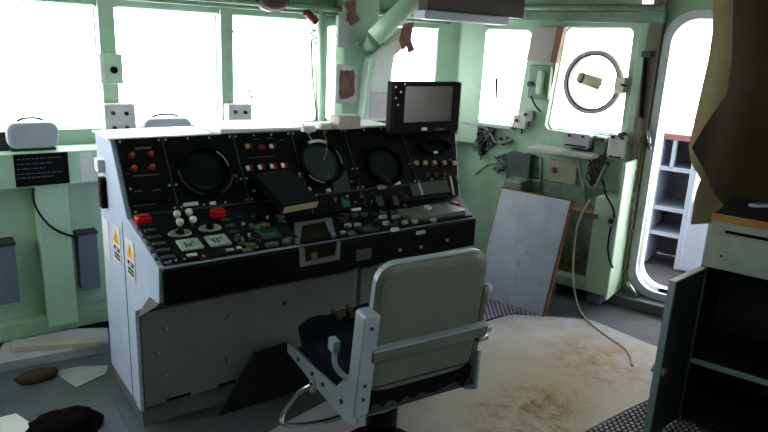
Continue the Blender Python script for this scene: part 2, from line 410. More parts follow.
# grey cases on ledge
def rounded_case(x0, x1, ytop, ybot, fr, d, label):
    a0, b0 = fr.Q(x0, ybot, 0); a1, _ = fr.Q(x1, ybot, 0); _, b1 = fr.Q((x0+x1)/2, ytop, 0)
    b0 = zt+.012
    r = thing('instrument_case', fr.P((a0+a1)/2, b0-.012, -.08), label, 'case', 'grey cases along the window ledge')
    s = (a1-a0); cx = (a0+a1)/2
    outl = [(a0, b0), (a1, b0), (a1, b0+(b1-b0)*.55), (a1-.04*s/.3, b1-.012), (a1-.08, b1), (a0+.08, b1), (a0+.04*s/.3, b1-.012), (a0, b0+(b1-b0)*.55)]
    t = MB(); rg = lambda c, k: [fr.P(p[0], p[1], c) for p in rrect(a0+k, a1-k, b0+k*.5, b1-k, .05, 6)]
    t.loft([rg(-d, .015), rg(-d+.015, 0), rg(-.02, 0), rg(-.006, .006), rg(0, .02)]); t.build('body', GREYB, r)
    MB().box(fr, a0+.02, a1-.02, b0-.012, b0, -d+.01, -.01).build('base', DSTEEL, r)
    t = MB().tube([fr.P(a0+.05, b1-.01, -d*.5), fr.P(a0+.09, b1+.012, -d*.5), fr.P(a1-.09, b1+.012, -d*.5), fr.P(a1-.05, b1-.01, -d*.5)], .006)
    t.build('handle', DSTEEL, r)
CF = Fr((0, 3.83, 0), (1, 0, 0), (0, 0, 1))
rounded_case(8, 61, 122, 150, CF, .13, 'grey rounded case on the ledge above the black plate')
rounded_case(146, 193, 118, 140, CF, .13, 'grey rounded case just behind the console top, mostly hidden')
# side hooks next to left case
t = MB(); p = CF.W(3, 140, -.05)
t.box(CF, CF.Q(3, 140)[0]-.02, CF.Q(3, 140)[0]+.03, zt, zt+.10, -.1, -.05); t.build('cable_bracket', DSTEEL, label='small dark bracket at the left end of the left grey case', category='bracket')
# boxes hung below the ledge
REC = Fr((0, 3.9, 0), (1, 0, 0), (0, 0, 1))
def hung_box(x0, y0, x1, y1, off, label, d=.15):
    a0, b1 = LF.Q(x0, y0, off); a1, b0 = LF.Q(x1, y1, off)
    r = thing('junction_box', LF.P((a0+a1)/2, b0, off), label, 'box')
    MB().box(LF, a0, a1, b0, b1, -.2, off).build('case', GREYD, r, bevel=.006)
    MB().box(LF, a0-.004, a1+.004, b1-.012, b1+.004, -.2, off+.006).build('lid', DSTEEL, r)
hung_box(-25, 248, 21, 302, .0, 'grey wall box at the left edge under the green ledge')
hung_box(77, 234, 101, 288, -.05, 'grey wall box between the green stanchion and the console')
MB().tube([LF.W(33, 188, .01), LF.W(35, 205, .02), LF.W(46, 222, .03), LF.W(60, 232, .02), LF.W(78, 238, -.03)], .006).build('cable', CABLE, label='black cable drooping from the ledge to the grey wall box', category='cable')

# post fittings: green switch box, grey socket boxes
PF = Fr((0, 3.97, 0), (1, 0, 0), (0, 0, 1))
sb = thing('switch_box', PF.W(110, 84, .05), 'pale green switch box on the first window post', 'switch box')
a0, b0 = PF.Q(101, 84, .05); a1, b1 = PF.Q(122, 54, .05)
MB().rbox(PF, a0, a1, b0, b1, 0, .05, .01).build('case', GREENL, sb)
a, b = PF.Q(114, 70, .05); t = MB().disc(PF, a, b, .05, .056, .02); t.box(PF, a-.004, a+.004, b-.018, b+.018, .056, .066); t.build('knob', BLACKG, sb)
MB().box(PF, a0+.005, a0+.022, b0+.01, b1-.005, .05, .054).build('white_strip', PALE, sb)
def socket_box(x0, y0, x1, y1, label):
    a0, b0 = PF.Q(x0, y1, .08); a1, b1 = PF.Q(x1, y0, .08)
    r = thing('socket_box', PF.P((a0+a1)/2, b0, .04), label, 'socket box', 'grey socket boxes at the foot of the window posts')
    MB().rbox(PF, a0, a1, b0, b1, 0, .08, .012).build('case', GRIMW, r)
    for i, (u, v) in enumerate(((.28, .72), (.7, .7), (.3, .25), (.7, .25))):
        MB().disc(PF, a0+(a1-a0)*u, b0+(b1-b0)*v, .08, .098, .012, .009).build('knob', BLACKG if i == 1 else DSTEEL, r)
socket_box(106, 104, 135, 136, 'whitish socket box at the foot of the first window post')
socket_box(229, 104, 252, 132, 'whitish socket box at the foot of the second window post')

# ---- corner structure at centre: pole, pillar, duct, brace, rusty plate
t = MB(); a = FAR.Q(320, 60, .06)[0]
t.cyl(FAR.P(2.385, 1.1, .05), FAR.P(2.355, 1.99, .05), .028)
t.build('vertical_pipe', GREENL, label='slim green vertical pipe beside the third front window', category='pipe')
PIL = Fr((0, 3.86, 0), (1, 0, 0), (0, 0, 1))
px0 = PIL.Q(343, 60)[0]; px1 = PIL.Q(378, 60)[0]
pil = thing('pillar', PIL.P((px0+px1)/2, 0, -.05), 'green boxed pillar with a brown patch behind the console', 'pillar')
MB().box(PIL, px0, px1, 0, cz, -.12, 0).build('shaft', GREEN, pil, bevel=.02)
t = MB(); random.seed(3)
ring = []
c0 = PIL.Q(347, 84, .013)
for i in range(22):
    q = 2*math.pi*i/22; ca, sa = math.cos(q), math.sin(q); k = 1/max(abs(ca), abs(sa))
    ring.append((c0[0]+.066*ca*k*random.uniform(.85, 1.05), c0[1]+.10*sa*k*random.uniform(.85, 1.05)))
MB().poly(PIL, ring, .012, .015).build('brown_patch', RUST, pil)
MB().rbox(PIL, c0[0]-.09, c0[0]+.09, c0[1]-.135, c0[1]+.135, 0, .012, .012).build('patch_plate', GRIMW, pil)
MB().rbox(PIL, *[v for v in (PIL.Q(338, 0)[0], PIL.Q(350, 0)[0], PIL.Q(350, 48)[1], PIL.Q(350, 16)[1])], -.02, .012, .01).build('pale_panel', GRIMW, pil)
# duct : pale rounded box next to the pillar, running down behind the console
dct = thing('air_duct', PIL.W(380, 128, .1), 'pale rounded air duct rising behind the console beside the pillar', 'duct')
pts = [(PIL.Q(361, 130, .1)), (PIL.Q(391, 130, .1)), (PIL.Q(393, 75, .1)), (PIL.Q(396, 56, .1)), (PIL.Q(409, 44, .1)), (PIL.Q(408, 26, .1)), (PIL.Q(385, 44, .1)), (PIL.Q(373, 58, .1)), (PIL.Q(369, 78, .1)), (PIL.Q(366, 110, .1))]
MB().poly(PIL, pts, -.1, .1).build('duct_body', mat('duct_paint', (222, 228, 218), .55, dirt=.2, scale=4), dct, bevel=.025)
a0, b0 = PIL.Q(370, 118, .112); a1, b1 = PIL.Q(389, 92, .112)
MB().rbox(PIL, a0, a1, b0, b1, .1, .112, .01).build('pinkish_patch', mat('pinkish_primer', (206, 196, 196), .6, dirt=.15), dct)
MB().tube([PIL.W(360, 130, .11), PIL.W(365, 108, .11), PIL.W(368, 80, .11), PIL.W(372, 58, .11), PIL.W(385, 44, .11), PIL.W(408, 27, .11)], .012).build('edge_bead', GREENL, dct)
MB().tube([PIL.W(450, -35, .42), PIL.W(411, 2, .32), PIL.W(374, 38, .20)], .062, sub=2, seg=20).build('brace_pipe', GREENL, label='thick pale green diagonal brace pipe at the top centre', category='pipe')
t = MB(); 
t.cyl(PIL.W(376, 38, .17), PIL.W(369, 47, .05), .06, .05); t.build('pipe_clamp', GREEND, label='dark green clamp at the lower end of the diagonal brace pipe', category='clamp')
# torn rusty bracket hanging right of duct
p = [PIL.Q(x, y, .2) for x, y in ((404, 24), (414, 22), (411, 40), (415, 50), (409, 53), (407, 46), (403, 50), (400, 41))]
MB().poly(PIL, p, .19, .2).build('torn_bracket', RUST, label='rusty torn bracket hanging under the diagonal brace pipe', category='bracket')
p = [PIL.Q(x, y, .1) for x, y in ((350, 2), (362, 0), (361, 12), (366, 20), (358, 25), (353, 20), (355, 12))]
MB().poly(PIL, p, .0, .03).build('rusty_fitting', RUST, label='small rusty fitting at the top of the green pillar', category='fitting')
MB().tube([PIL.W(362, 43, .05), PIL.W(356, 44, .03), PIL.W(366, 50, .03)], .006).build('wire_loop', STEEL, label='short bright wire loop on the pillar under the rusty fitting', category='wire')
# dark round fitting at top, left of centre
df = thing('ceiling_fitting', FAR.P(2.0, 1.95, .15), 'dark brown round fitting under the head beam above the third window', 'fitting')
CLF = Fr((0, 3.85, 0), (1, 0, 0), (0, 0, 1))
ca, cb = CLF.Q(275, -4)
MB().dome(CLF, ca, cb, -.02, .115, .06, ry=.8).build('shell', DKBR, df); MB().disc(CLF, ca, cb, -.08, -.02, .12, .12, ry=.8).build('back_plate', DSTEEL, df)
# small dark clamp with wires at pole top
t = MB(); t.cyl(FAR.W(306, 12, .1), FAR.W(316, 22, .1), .025); t.build('pipe_clamp', REDD, label='dark red clamp at the top of the slim green pipe', category='clamp')
for i, (aa, bb) in enumerate((((308, 22), (317, 30)), ((309, 28), (318, 34)), ((311, 36), (318, 42)))):
    pass
MB().tube([FAR.W(307, 24, .1), FAR.W(312, 30, .1), FAR.W(316, 30, .1), FAR.W(311, 34, .1), FAR.W(317, 38, .1), FAR.W(311, 40, .1), FAR.W(318, 44, .1)], .004).build('wire_coil', STEEL, label='bright coiled wire near the top of the slim green pipe', category='wire')
MB().tube([FAR.W(311, 40, .09), FAR.W(313, 80, .09), FAR.W(317, 120, .09)], .004).build('pull_cord', DSTEEL, label='thin cord hanging straight beside the slim green pipe', category='cord')
MB().tube([FAR.W(233, 30, .05), FAR.W(241, 62, .06), FAR.W(256, 112, .06)], .0045).build('slanted_bar', DSTEEL, label='thin dark bar slanting across the third window', category='bar')
MB().tube([FAR.W(248, 90, .05), FAR.W(262, 112, .06)], .003).build('thin_rod', DSTEEL, label='short thin rod beside the slanting bar in the third window', category='rod')
# mast outside
ms = thing('mast', (1.45*1, 14, 0), 'thin pale mast far outside the second window', 'mast')
MF = Fr((0, 14, 0), (1, 0, 0), (0, 0, 1)); a, b = MF.Q(186, 72)
mm = mat('distant_grey_glow', (215, 220, 220), .8, dirt=.1, emit=.8)  # mast material glows by itself, standing in for daylight on it
MB().cyl(MF.P(a, -1, 0), MF.P(a, MF.Q(186, 60)[1], 0), .03).build('pole', mm, ms); MB().box(MF, a-.18, a+.12, b-.02, b+.02, -.02, .02).build('crossbar', mm, ms)

# ---- overhead locker at top centre
OH = Fr((0, 3.2, 0), (1, 0, 0), (0, 0, 1))
oh = thing('overhead_unit', OH.W(460, 14), 'dark brown overhead unit with a pale lower ledge at the top centre', 'overhead unit')
a0, b0 = OH.Q(428, 10); a1, _ = OH.Q(524, 16)
MB().box(OH, a0, a1, b0+.0, cz-.01, -.10, 0).build('case', DKBR, oh, bevel=.006)
a2, b2 = OH.Q(424, 18, .02); a3, _ = OH.Q(508, 20, .02)
MB().box(OH, a2, a3, b2-.004, b0, -.09, .03).build('ledge', GREYB, oh, bevel=.008)
MB().box(OH, a0+.1, a0+.28, b0-.045, b0-.02, -.08, .01).build('lamp_strip', DSTEEL, oh)
# green flanges at the corner
cf = MB()
cf.poly(WORLD, [(3.66, 3.99), (3.45, 3.99), (3.62, 3.90), (3.70, 3.70), (3.75, 3.8)], 1.0, cz-.01)
S('trim_4', cf, GREEN, bevel=.01)

# ================================================================== CONSOLE
XL = .70
def xr(y): return 2.365+(y-2.34)*.62
con = thing('control_console', (1.7, 2.95, 0), 'long grey and black radar control console with screens and buttons', 'console')
def prism(mb, prof, x0=XL, x1=None, xf=None):
    n = len(prof); L = [Vector((x0, y, z)) for y, z in prof]; R = [Vector(((xf(y) if xf else x1), y, z)) for y, z in prof]
    return mb.add(L+R, [tuple(range(n)), tuple(reversed(range(n, 2*n)))]+[(i, i+n, (i+1) % n+n, (i+1) % n) for i in range(n)])
prof = [(3.21, .09), (3.21, 1.29), (2.945, 1.29), (2.745, .982), (2.335, .889), (2.345, .745), (2.70, .575), (2.72, .575), (2.72, .09)]
XM = DSK.Q(296, 235, .01)[0]
prism(MB(), prof, x1=XM).build('housing', WHITEC, con, bevel=.004)
ZE = .905; YE = 2.745-(.982-ZE)*.205/.31
prof2 = prof[:3]+[(YE, ZE), (2.335, .885)]+prof[5:]
prism(MB(), prof2, x0=XM, xf=xr).build('housing', WHITEC, con, bevel=.004)
DSK2 = Fr((0, 2.33, .888), (1, 0, 0), (0, YE-2.33, ZE-.888)); hD2 = math.hypot(YE-2.33, ZE-.888); vE = -math.hypot(2.745-YE, .982-ZE)
prism(MB(), [(3.19, 0), (3.19, .09), (2.73, .09), (2.70, 0)], x0=XL+.01, xf=lambda y: xr(y)-.02).build('plinth', PLINTH, con)
def slab(fr, a0, b0, b1, c0, c1, inset=.012, a1=None):
    vs = []
    for c in (c0, c1):
        for b, a in ((b0, 0), (b0, 1), (b1, 1), (b1, 0)):
            p = fr.P(0, b, c); x = (a1 if a1 is not None else xr(p.y)-inset) if a else a0
            vs.append(Vector((x, p.y, p.z)))
    return MB().add(vs, [(3, 2, 1, 0), (4, 5, 6, 7), (0, 1, 5, 4), (1, 2, 6, 5), (2, 3, 7, 6), (3, 0, 4, 7)])
hU = math.hypot(.205, .31)
slab(UPP, XL+.018, .0, hU-.006, .002, .012, a1=XM).build('upper_panel', BLACK, con, bevel=.003)
slab(UPP, XM+.001, vE, hU-.006, .002, .012).build('upper_panel', BLACK, con, bevel=.003)
slab(DSK, XL+.018, .004, math.hypot(.405, .093)-.002, .002, .012, a1=XM).build('desk_panel', BLACK, con, bevel=.003)
slab(DSK2, XM+.001, .004, hD2-.004, .002, .012).build('desk_panel', BLACK, con, bevel=.003)
slab(LIP, XL+.006, 0.002, .15, .002, .026, -.0).build('front_lip', LIPM, con, bevel=.008)
# top plates
t = MB(); t.add([(XL-.01, 3.22, 1.29), (1.18, 3.22, 1.29), (1.20, 2.93, 1.29), (XL-.01, 2.93, 1.29), (XL-.01, 3.22, 1.30), (1.18, 3.22, 1.302), (1.20, 2.93, 1.302), (XL-.01, 2.93, 1.30)],
  [(3, 2, 1, 0), (4, 5, 6, 7), (0, 1, 5, 4), (1, 2, 6, 5), (2, 3, 7, 6), (3, 0, 4, 7)]); t.build('top_plate', TOPW, con, bevel=.003)
t = MB(); t.add([(1.17, 3.2, 1.30), (1.72, 3.2, 1.30), (1.70, 2.94, 1.30), (1.20, 2.92, 1.30), (1.17, 3.2, 1.33), (1.72, 3.2, 1.325), (1.70, 2.94, 1.31), (1.20, 2.92, 1.322)],
  [(3, 2, 1, 0), (4, 5, 6, 7), (0, 1, 5, 4), (1, 2, 6, 5), (2, 3, 7, 6), (3, 0, 4, 7)]); t.build('top_plate', TOPW, con, bevel=.003)
MB().box(WORLD, 1.73, 2.25, 2.94, 3.2, 1.29, 1.304).build('top_plate', TOPW, con, bevel=.003)
# panel seams on upper face (module frames): raised strips with screws
def seam(fr, px, y0, y1, w=.006):
    a0, b0 = fr.Q(px, y0, .014); a1, b1 = fr.Q(px, y1, .014); return (a0+a1)/2
mods = [UPP.Q(169, 170, .012)[0], UPP.Q(240, 165, .012)[0], UPP.Q(298, 160, .012)[0], UPP.Q(352, 160, .012)[0], UPP.Q(410, 160, .012)[0]]
t = MB()
for a in mods: t.box(UPP, a-.003, a+.003, .005 if a < XM else vE, hU-.01, .012, .016)
t.box(UPP, XL+.02, 2.5, .003, .012, .012, .016); t.build('panel_trim', DSTEEL, con)
def screw(fr, a, b, c, r_, name='screw_head', m=None, parent=None, h=.004, seg=8):
    MB().disc(fr, a, b, c, c+h, r_, seg=seg).build(name, m or LGREY, parent or con)
edges = [XL+.02]+mods+[2.60]
for i in range(len(edges)-1):
    e0, e1 = edges[i]+.015, edges[i+1]-.015
    k = max(2, int((e1-e0)/.09)+1)
    for j in range(k):
        for b in (.022, hU-.02): screw(UPP, e0+(e1-e0)*j/(k-1), b, .012, .0055)
    for b in (.13,): screw(UPP, e0, b, .012, .0055); screw(UPP, e1, b, .012, .0055)
# radar scopes
def scope(px, py, r, m=SCREEN, bez=BLACKG, ring=1.35, lab=None, ry=1.0):
    a, b = UPP.Q(px, py, .03)
    s = MB().ring(UPP, a, b, .012, .034, r*.98, r*ring, 40, ry)
    s.ring(UPP, a, b, .034, .042, r*.98, r*1.12, 40, ry)
    o = s.build('scope_bezel', bez, con, label=lab)
    MB().dome(UPP, a, b, .014, r, .016, 32, ry=ry).build('scope_glass', m, o)
scope(206, 169.5, .106, ring=1.22)
scope(322, 161.5, .112, mat('crt_glass_greenish', (56, 70, 66), .12, dirt=.3, bump=0), ring=1.10)
scope(385, 165, .104, mat('crt_glass_worn', (42, 46, 40), .18, dirt=.5, dcol=(20, 20, 20), scale=20, bump=0), ring=1.14)
scope(436, 147, .100, ring=1.12, ry=.42)
# highlights on the scope rims, built in as thin coloured arcs
def arc(px, py, r, t0, t1, fr=UPP, m=STEEL, rr=.004, c=.045):
    a, b = fr.Q(px, py, c)
    MB().tube([fr.P(a+r*math.cos(math.radians(t0+(t1-t0)*i/8)), b+r*math.sin(math.radians(t0+(t1-t0)*i/8)), c) for i in range(9)], rr, 6, sub=1).build('rim_highlight', m, con)
arc(206, 169.5, .112, 5, 50); arc(206, 169.5, .126, 175, 250, rr=.006, m=DSTEEL, c=.036); arc(206, 169.5, .126, 290, 345, m=DSTEEL, rr=.006, c=.036)
arc(322, 161.5, .117, -10, 30); arc(322, 161.5, .117, 60, 115, rr=.009, m=PALE); arc(322, 161.5, .117, 215, 260, m=TAN)
# nav: helper for buttons
def btn(fr, px, py, w, h, m, name='button', c0=.012, c1=.024, r=.003, label=None, rot=0):
    return cbox(fr, px, py, w, h, c0, c1, r).build(name, m, con, label=label)
# four red-orange lamps
for (x, y) in ((132, 155), (151, 154), (134, 168), (152, 167)):
    a, b = UPP.Q(x, y, .02); o = MB().disc(UPP, a, b, .012, .02, .015, .014, 16).build('indicator_lamp', REDD, con)
    MB().dome(UPP, a+.003, b+.004, .02, .0105, .012, 14).build('lens', ORNG, o)
for (x, y, w, h) in ((143, 148, .07, .009), (128, 174, .012, .005), (146, 175, .11, .007), (139, 191, .035, .006), (157, 190, .035, .006), (144, 205, .1, .005)):
    btn(UPP, x, y, w, h, GREYP, 'legend_strip', c1=.0135, r=0)
t = MB(); a, b = UPP.Q(147, 200, .013)
for k in range(5): t.box(UPP, a-.08+k*.034, a-.055+k*.034, b-.02, b+.0, .012, .018)
t.build('label_strip', BLACKG, con)
# bank 2 : lights
for i, (x, y, m) in enumerate(((249, 146, TAN), (262, 147, REDD), (273, 146, PALE))):
    btn(UPP, x, y, .034, .026, REDD, 'lamp_button', c1=.026)
    btn(UPP, x-1.5, y, .02, .022, m, 'button_cap', .026, .03)
for i, (x, y) in enumerate(((248, 168), (260, 167), (272, 166), (283, 165))):
    btn(UPP, x+2, y, .034, .030, REDD, 'lamp_button', c1=.026)
    btn(UPP, x, y, .018, .024, PALE, 'button_cap', .026, .03)
for (x, y) in ((257, 139), (270, 138), (282, 140)): btn(UPP, x, y, .028, .005, GREYP, 'legend_strip', c1=.0135, r=0)
btn(UPP, 262, 157, .14, .008, GRNB if False else DSTEEL, 'legend_strip', c1=.0135, r=0)
# drum dials below bank 2
for i, (x, y) in enumerate(((252, 186), (264, 184), (277, 182), (289, 181), (257, 197), (270, 195))):
    a, b = UPP.Q(x, y, .02); t = MB().disc(UPP, a, b, .012, .036, .021, .017, 16); t.box(UPP, a-.002, a+.002, b, b+.017, .036, .04); t.build('rotary_knob', BLACKG, con)
# keypad between scope 2 and book
for i, (x, y, m, w) in enumerate(((309, 189, PALE, .026), (329, 190, PALE, .026), (236, 176, GREYP, .014), (300, 176, GREYP, .014))):
    btn(UPP, x, y, w, .018, m, 'label_button', c1=.022)
a, b = UPP.Q(340, 178, .016); MB().poly(UPP, [(a-.06, b-.07), (a+.04, b-.08), (a+.05, b+.03), (a+.0, b+.05), (a-.05, b+.0)], .012, .018).build('grey_side_plate', DSTEEL, con)
# scope 3 labels
btn(UPP, 397, 182.5, .052, .02, PALE, 'label_plate', c1=.022); btn(UPP, 382, 187, .058, .022, TAN, 'label_plate', c1=.020)
# right column
for x in (417, 426, 435, 445, 455): btn(UPP, x, 162.5, .028, .026, TAN, 'tan_button', c1=.03)
for x in (428, 436.5, 445): btn(UPP, x, 174, .026, .015, REDD, 'red_button', c1=.026)
btn(UPP, 436, 152, .032, .016, PALE, 'label_plate', .04, .046)
a0, b0 = UPP.Q(413, 196, .018); a1, b1 = UPP.Q(447, 180, .018)
MB().rbox(UPP, a0, a1, b0, b1, .012, .018, .004).build('card_window', OLIV if False else mat('dusty_clear_cover', (96, 98, 90), .3, dirt=.35, scale=16), con)
MB().box(UPP, a0+.06, a0+.075, b0, b1, .018, .022).build('divider', LGREY, con)
a0, b0 = DSK2.Q(414, 219, .03); a1, b1 = DSK2.Q(447, 203, .03)
MB().rbox(DSK2, a0, a1, b0+.0, min(b1, hD2-.02), .012, .035, .008).build('clear_cover', mat('dusty_clear_cover2', (138, 138, 134), .25, dirt=.4, scale=12), con)
cbox(DSK2, 428, 206, .025, .04, .035, .05, .005).build('cover_knob', PALE, con)
t = MB().tube([UPP.W(450, 176, .03), UPP.W(454, 195, .03)], .006); t.build('white_strut', PALE, con)
cbox(DSK2, 455, 202, .03, .05, .012, .04, .005).build('red_switch', REDD, con)
btn(UPP, 458, 180, .014, .05, GREYP, 'side_strip', c1=.018)
arc(436, 147, .0, 0, 1) if False else None
# ---- desk panel controls
KEYM = mat('dark_grey_key', (62, 64, 70), .4, dirt=.3, scale=20)
def dk(px): return DSK if px < 296 else DSK2
def dbtn(px, py, w, h, m, name='desk_button', c1=.026, r=.003, c0=.012, label=None): return cbox(dk(px), px, py, w, h, c0, c1, r).build(name, m, con, label=label)
for (x, y) in ((143, 216.5), (218, 210)):
    o = dbtn(x, y, .062, .045, RED, 'guard_cover', .040, .006, label='bright red guard cover'); 
    a, b = DSK.Q(x, y, .04); MB().box(DSK, a-.02, a+.02, b-.015, b+.008, .04, .05).build('guard_top', RED, o)
btn(UPP, 191, 204, .07, .018, PALE, 'white_label', c1=.016) 
btn(UPP, 213, 203, .03, .016, PALE, 'white_label', c1=.016)
# joysticks / ball knobs
for (x, y, bx, by) in ((177, 214, 180, 232), (180, 222, 180, 232), (189, 212, 211, 227), (193, 219.5, 211, 227)):
    p = DSK.W(x, y, .05); q = DSK.P(*DSK.Q(x, y, .05), .012)
    t = MB().ball(p, .0165); o = t.build('ball_knob', PALE, con); MB().cyl(q, p, .005).build('stem', STEEL, o)
for (x, y, kx, ky) in ((180, 232.5, 180, 230), (210, 227.5, 210, 225)):
    a, b = DSK.Q(x, y, .016); o = MB().disc(DSK, a, b, .012, .018, .050, .046, 28, .62).build('tracker_plate', mat('worn_plate', (168, 160, 152), .45, .2, dirt=.3, scale=18), con)
    a, b = DSK.Q(kx, ky, .03); MB().disc(DSK, a, b, .018, .03, .018, .016).dome(DSK, a, b, .03, .016, .014).build('tracker_ball', BLACKG, o)
for (x, y) in ((190, 243.5), (218, 239.5)):
    a, b = DSK.Q(x, y, .02); o = MB().rbox(DSK, a-.045, a+.045, b-.042, b+.042, .012, .02, .004).build('display_plate', LGREY, con)
    t = MB(); random.seed(x)
    for i in range(3):
        for j in range(3):
            if random.random() < .8: t.box(DSK, a-.025+j*.017, a-.014+j*.017, b-.02+i*.013, b-.012+i*.013, .02, .0215)
    t.build('display_marks', mat('teal_marks', (70, 110, 104), .5), o)
for (x0, y0, x1, y1, n, w) in ((146, 223, 168, 256, 6, .055), (226, 219, 247, 249, 6, .044), (139, 228, 156, 258, 5, .014)):
    for i in range(n):
        t_ = i/(n-1); dbtn(x0+(x1-x0)*t_, y0+(y1-y0)*t_, w*.9, .022, OLIV if (i == n-1 and w == .044) else KEYM, 'key_switch', .019)
for (x, y, w, m) in ((192, 254, .04, PALE), (230, 249, .035, LGREY), (168, 262, .02, GREYP), (204, 257, .02, REDD), (239, 247, .02, PALE)):
    dbtn(x, y, w, .016, m, 'small_label', .018)
# middle desk, green windows
def framed(px, py, w, h, m, name):
    F_ = dk(px); a, b = F_.Q(px, py, .02)
    o = MB().poly(F_, rrect(a-w/2-.012, a+w/2+.012, b-h/2-.012, b+h/2+.012, .006), .012, .022, holes=[rrect(a-w/2, a+w/2, b-h/2, b+h/2, .003)]).build(name, DSTEEL, con)
    MB().box(F_, a-w/2, a+w/2, b-h/2, b+h/2, .012, .016).build('lens', m, o)
framed(270, 234, .07, .05, GRNB, 'digital_readout'); framed(367, 228, .07, .05, GRNB, 'digital_readout'); btn(UPP, 346, 203, .05, .04, GRNB, 'green_key', c1=.022)
for (x, y, w, h, m) in ((263, 224, .07, .012, OLIV), (272, 243, .06, .02, GREYP), (251, 244, .04, .03, OLIV), (286, 240, .03, .03, GREYP), (357, 210, .055, .025, PALE), (252, 225, .02, .03, GREYP),
                        (343, 231, .025, .02, LGREY), (352, 232, .03, .03, GRNB), (383, 215.5, .045, .018, LGREY), (396, 215.5, .045, .018, LGREY), (341, 218, .04, .04, DSTEEL), (395, 228, .04, .02, PALE), (421, 231, .05, .014, LGREY),
                        (380, 201, .045, .06, DSTEEL), (396, 201, .035, .06, DSTEEL)):
    if y < 212: btn(UPP, x, y, w, h, m, 'module_block', c1=.04)
    else: dbtn(x, y, w, h, m, 'desk_button')
random.seed(11)
for i in range(120):     # worn small keys scattered in rows on the middle and right desk
    x = random.uniform(232, 462); y = 222-(x-240)*.03+random.choice((-12, -6, 0, 6, 12, 17))+random.uniform(-1, 1)
    if 292 < x < 340 or (262 < x < 280 and 228 < y < 240) or (358 < x < 376): continue
    a, b = dk(x).Q(x, y, .02)
    if x < 296 and y < 212: continue
    if a > xr(2.34)+.0 - .03 or b < .02 or b > .35: continue
    dbtn(x, y, random.uniform(.008, .022), random.uniform(.008, .016), random.choice((DSTEEL, GREYP, KEYM, KEYM, BLACKG, LGREY, GRNB)), 'toggle_key', random.uniform(.018, .03))
random.seed(12)
for i in range(90):
    x = random.uniform(236, 460); y = random.uniform(180, 212)-(x-240)*.03
    if 262 < x < 342 and y < 195 or x > 408 or 366 < x < 402 and y < 192: continue
    a, b = UPP.Q(x, y, .02)
    if b < (.01 if x < 296 else vE+.015) or a > 2.5: continue
    btn(UPP, x, y, random.uniform(.006, .018), random.uniform(.006, .014), random.choice((GREYP, DSTEEL, LGREY, BLACKG, OLIV)), 'small_switch', c1=random.uniform(.016, .028))
# hole with a broken grey frame
hf = thing('x', (0, 0, 0), 'x', 'x'); bpy.data.objects.remove(hf)
for row, (yy, hh_k, mk) in enumerate(((214, .03, GREYP), (224, .022, LGREY), (232, .022, GREYP))):
    for k in range(12):
        x = 345+k*9.5+row*3; y = yy-(x-345)*.06
        if x > 404 and row == 0 or 358 < x < 378 and row > 0: continue
        a, b = DSK2.Q(x, y, .02)
        if b < .02 or b > hD2-.03 or a > xr(2.34)-.05: continue
        dbtn(x, y, .03, hh_k, mk if (k*7+row) % 3 else DSTEEL, 'desk_button', .028)
a0, b1 = DSK2.Q(300, 224, .02); a1, b1r = DSK2.Q(330, 221, .02); f0 = DSK2.Q(303, 244, .02)[0]; f1 = DSK2.Q(336, 239, .02)[0]
o = MB().poly(DSK2, [(f0-.02, .0), (f0+.002, .0), (a0+.006, b1-.01), (a1-.02, b1), (f1, .0), (f1+.022, .0), (a1+.03, b1+.02), (a0-.02, b1+.02)], .012, .024).build('opening_frame', mat('torn_grey_frame', (128, 128, 138), .6, dirt=.4, scale=30), con)
MB().poly(DSK2, [(f0, .0), (f1, .0), (a1, b1), (a0, b1)], .010, .0135).build('cavity', HOLE, o)
a0, b0 = LIP.Q(303, 263, .03); a1, b1 = LIP.Q(336, 246, .03)
o = MB().poly(LIP, [(a0-.018, b0-.014), (a1+.018, b0-.014), (a1+.022, .152), (a1+.002, .152), (a1-.006, b0+.01), (a0+.01, b0+.004), (a0+.002, .152), (a0-.022, .152)], .026, .036).build('opening_frame', MATS['torn_grey_frame'], con)
MB().box(LIP, a0, a1, b0, .151, .024, .0285).build('cavity', HOLE, o)
MB().box(LIP, a0+.04, a0+.07, b0+.01, .12, .0285, .032).build('exposed_wire', OLIV, o)
# lip plate and screws
cbox(LIP, 364, 254.5, .085, .052, .026, .032, .003).build('lip_plate', mat('lip_plate_grey', (88, 90, 98), .5), con)
for (x, y) in ((400, 250), (421, 247), (447, 240)): 
    a, b = LIP.Q(x, y, .03); MB().disc(LIP, a, b, .026, .034, .008, seg=10).build('lip_screw', LGREY, con)
for (x, y) in ((172, 268), (178, 267), (186, 265), (205, 262), (246, 256), (260, 254)):
    a, b = DSK.Q(x, y-4, .014); screw(DSK, a, max(b, .015), .012, .005)
# ---- monitor on top right
a0, b0 = MON.Q(391, 134, .02); a1, b1 = MON.Q(461, 82, .02); _, b1b = MON.Q(391, 82, .02)
mo = MB().box(MON, a0, a1, b0, (b1+b1b)/2, -.035, .015).build('monitor_housing', BLACKM, con, bevel=.004)
s0, t0 = MON.Q(403, 123, .02); s1, t1 = MON.Q(454, 86, .02)
MB().poly(MON, [(a0+.004, b0+.004), (a1-.004, b0+.004), (a1-.004, (b1+b1b)/2-.004), (a0+.004, (b1+b1b)/2-.004)], .015, .026, holes=[rrect(s0, s1, t0, t1, .012)]).build('monitor_bezel', BLACKM, mo)
MB().rbox(MON, s0, s1, t0, t1, .012, .02, .012).build('monitor_screen', SCRNG, mo)
MB().box(MON, a1-.002, a1+.008, b0-.02, (b1+b1b)/2, -.035, .02).build('pale_edge', LOCKW, mo)
cbox(MON, 424.5, 129, .04, .018, .026, .03, .002).build('label_plate', PALE, mo)
cbox(MON, 440, 129.5, .07, .012, .026, .03, .002).build('switch_strip', DSTEEL, mo)
for (x, y) in ((396, 87), (401, 92), (396, 98), (398, 105), (405, 84)): screw(MON, *MON.Q(x, y, .028), .026, .006, parent=mo)
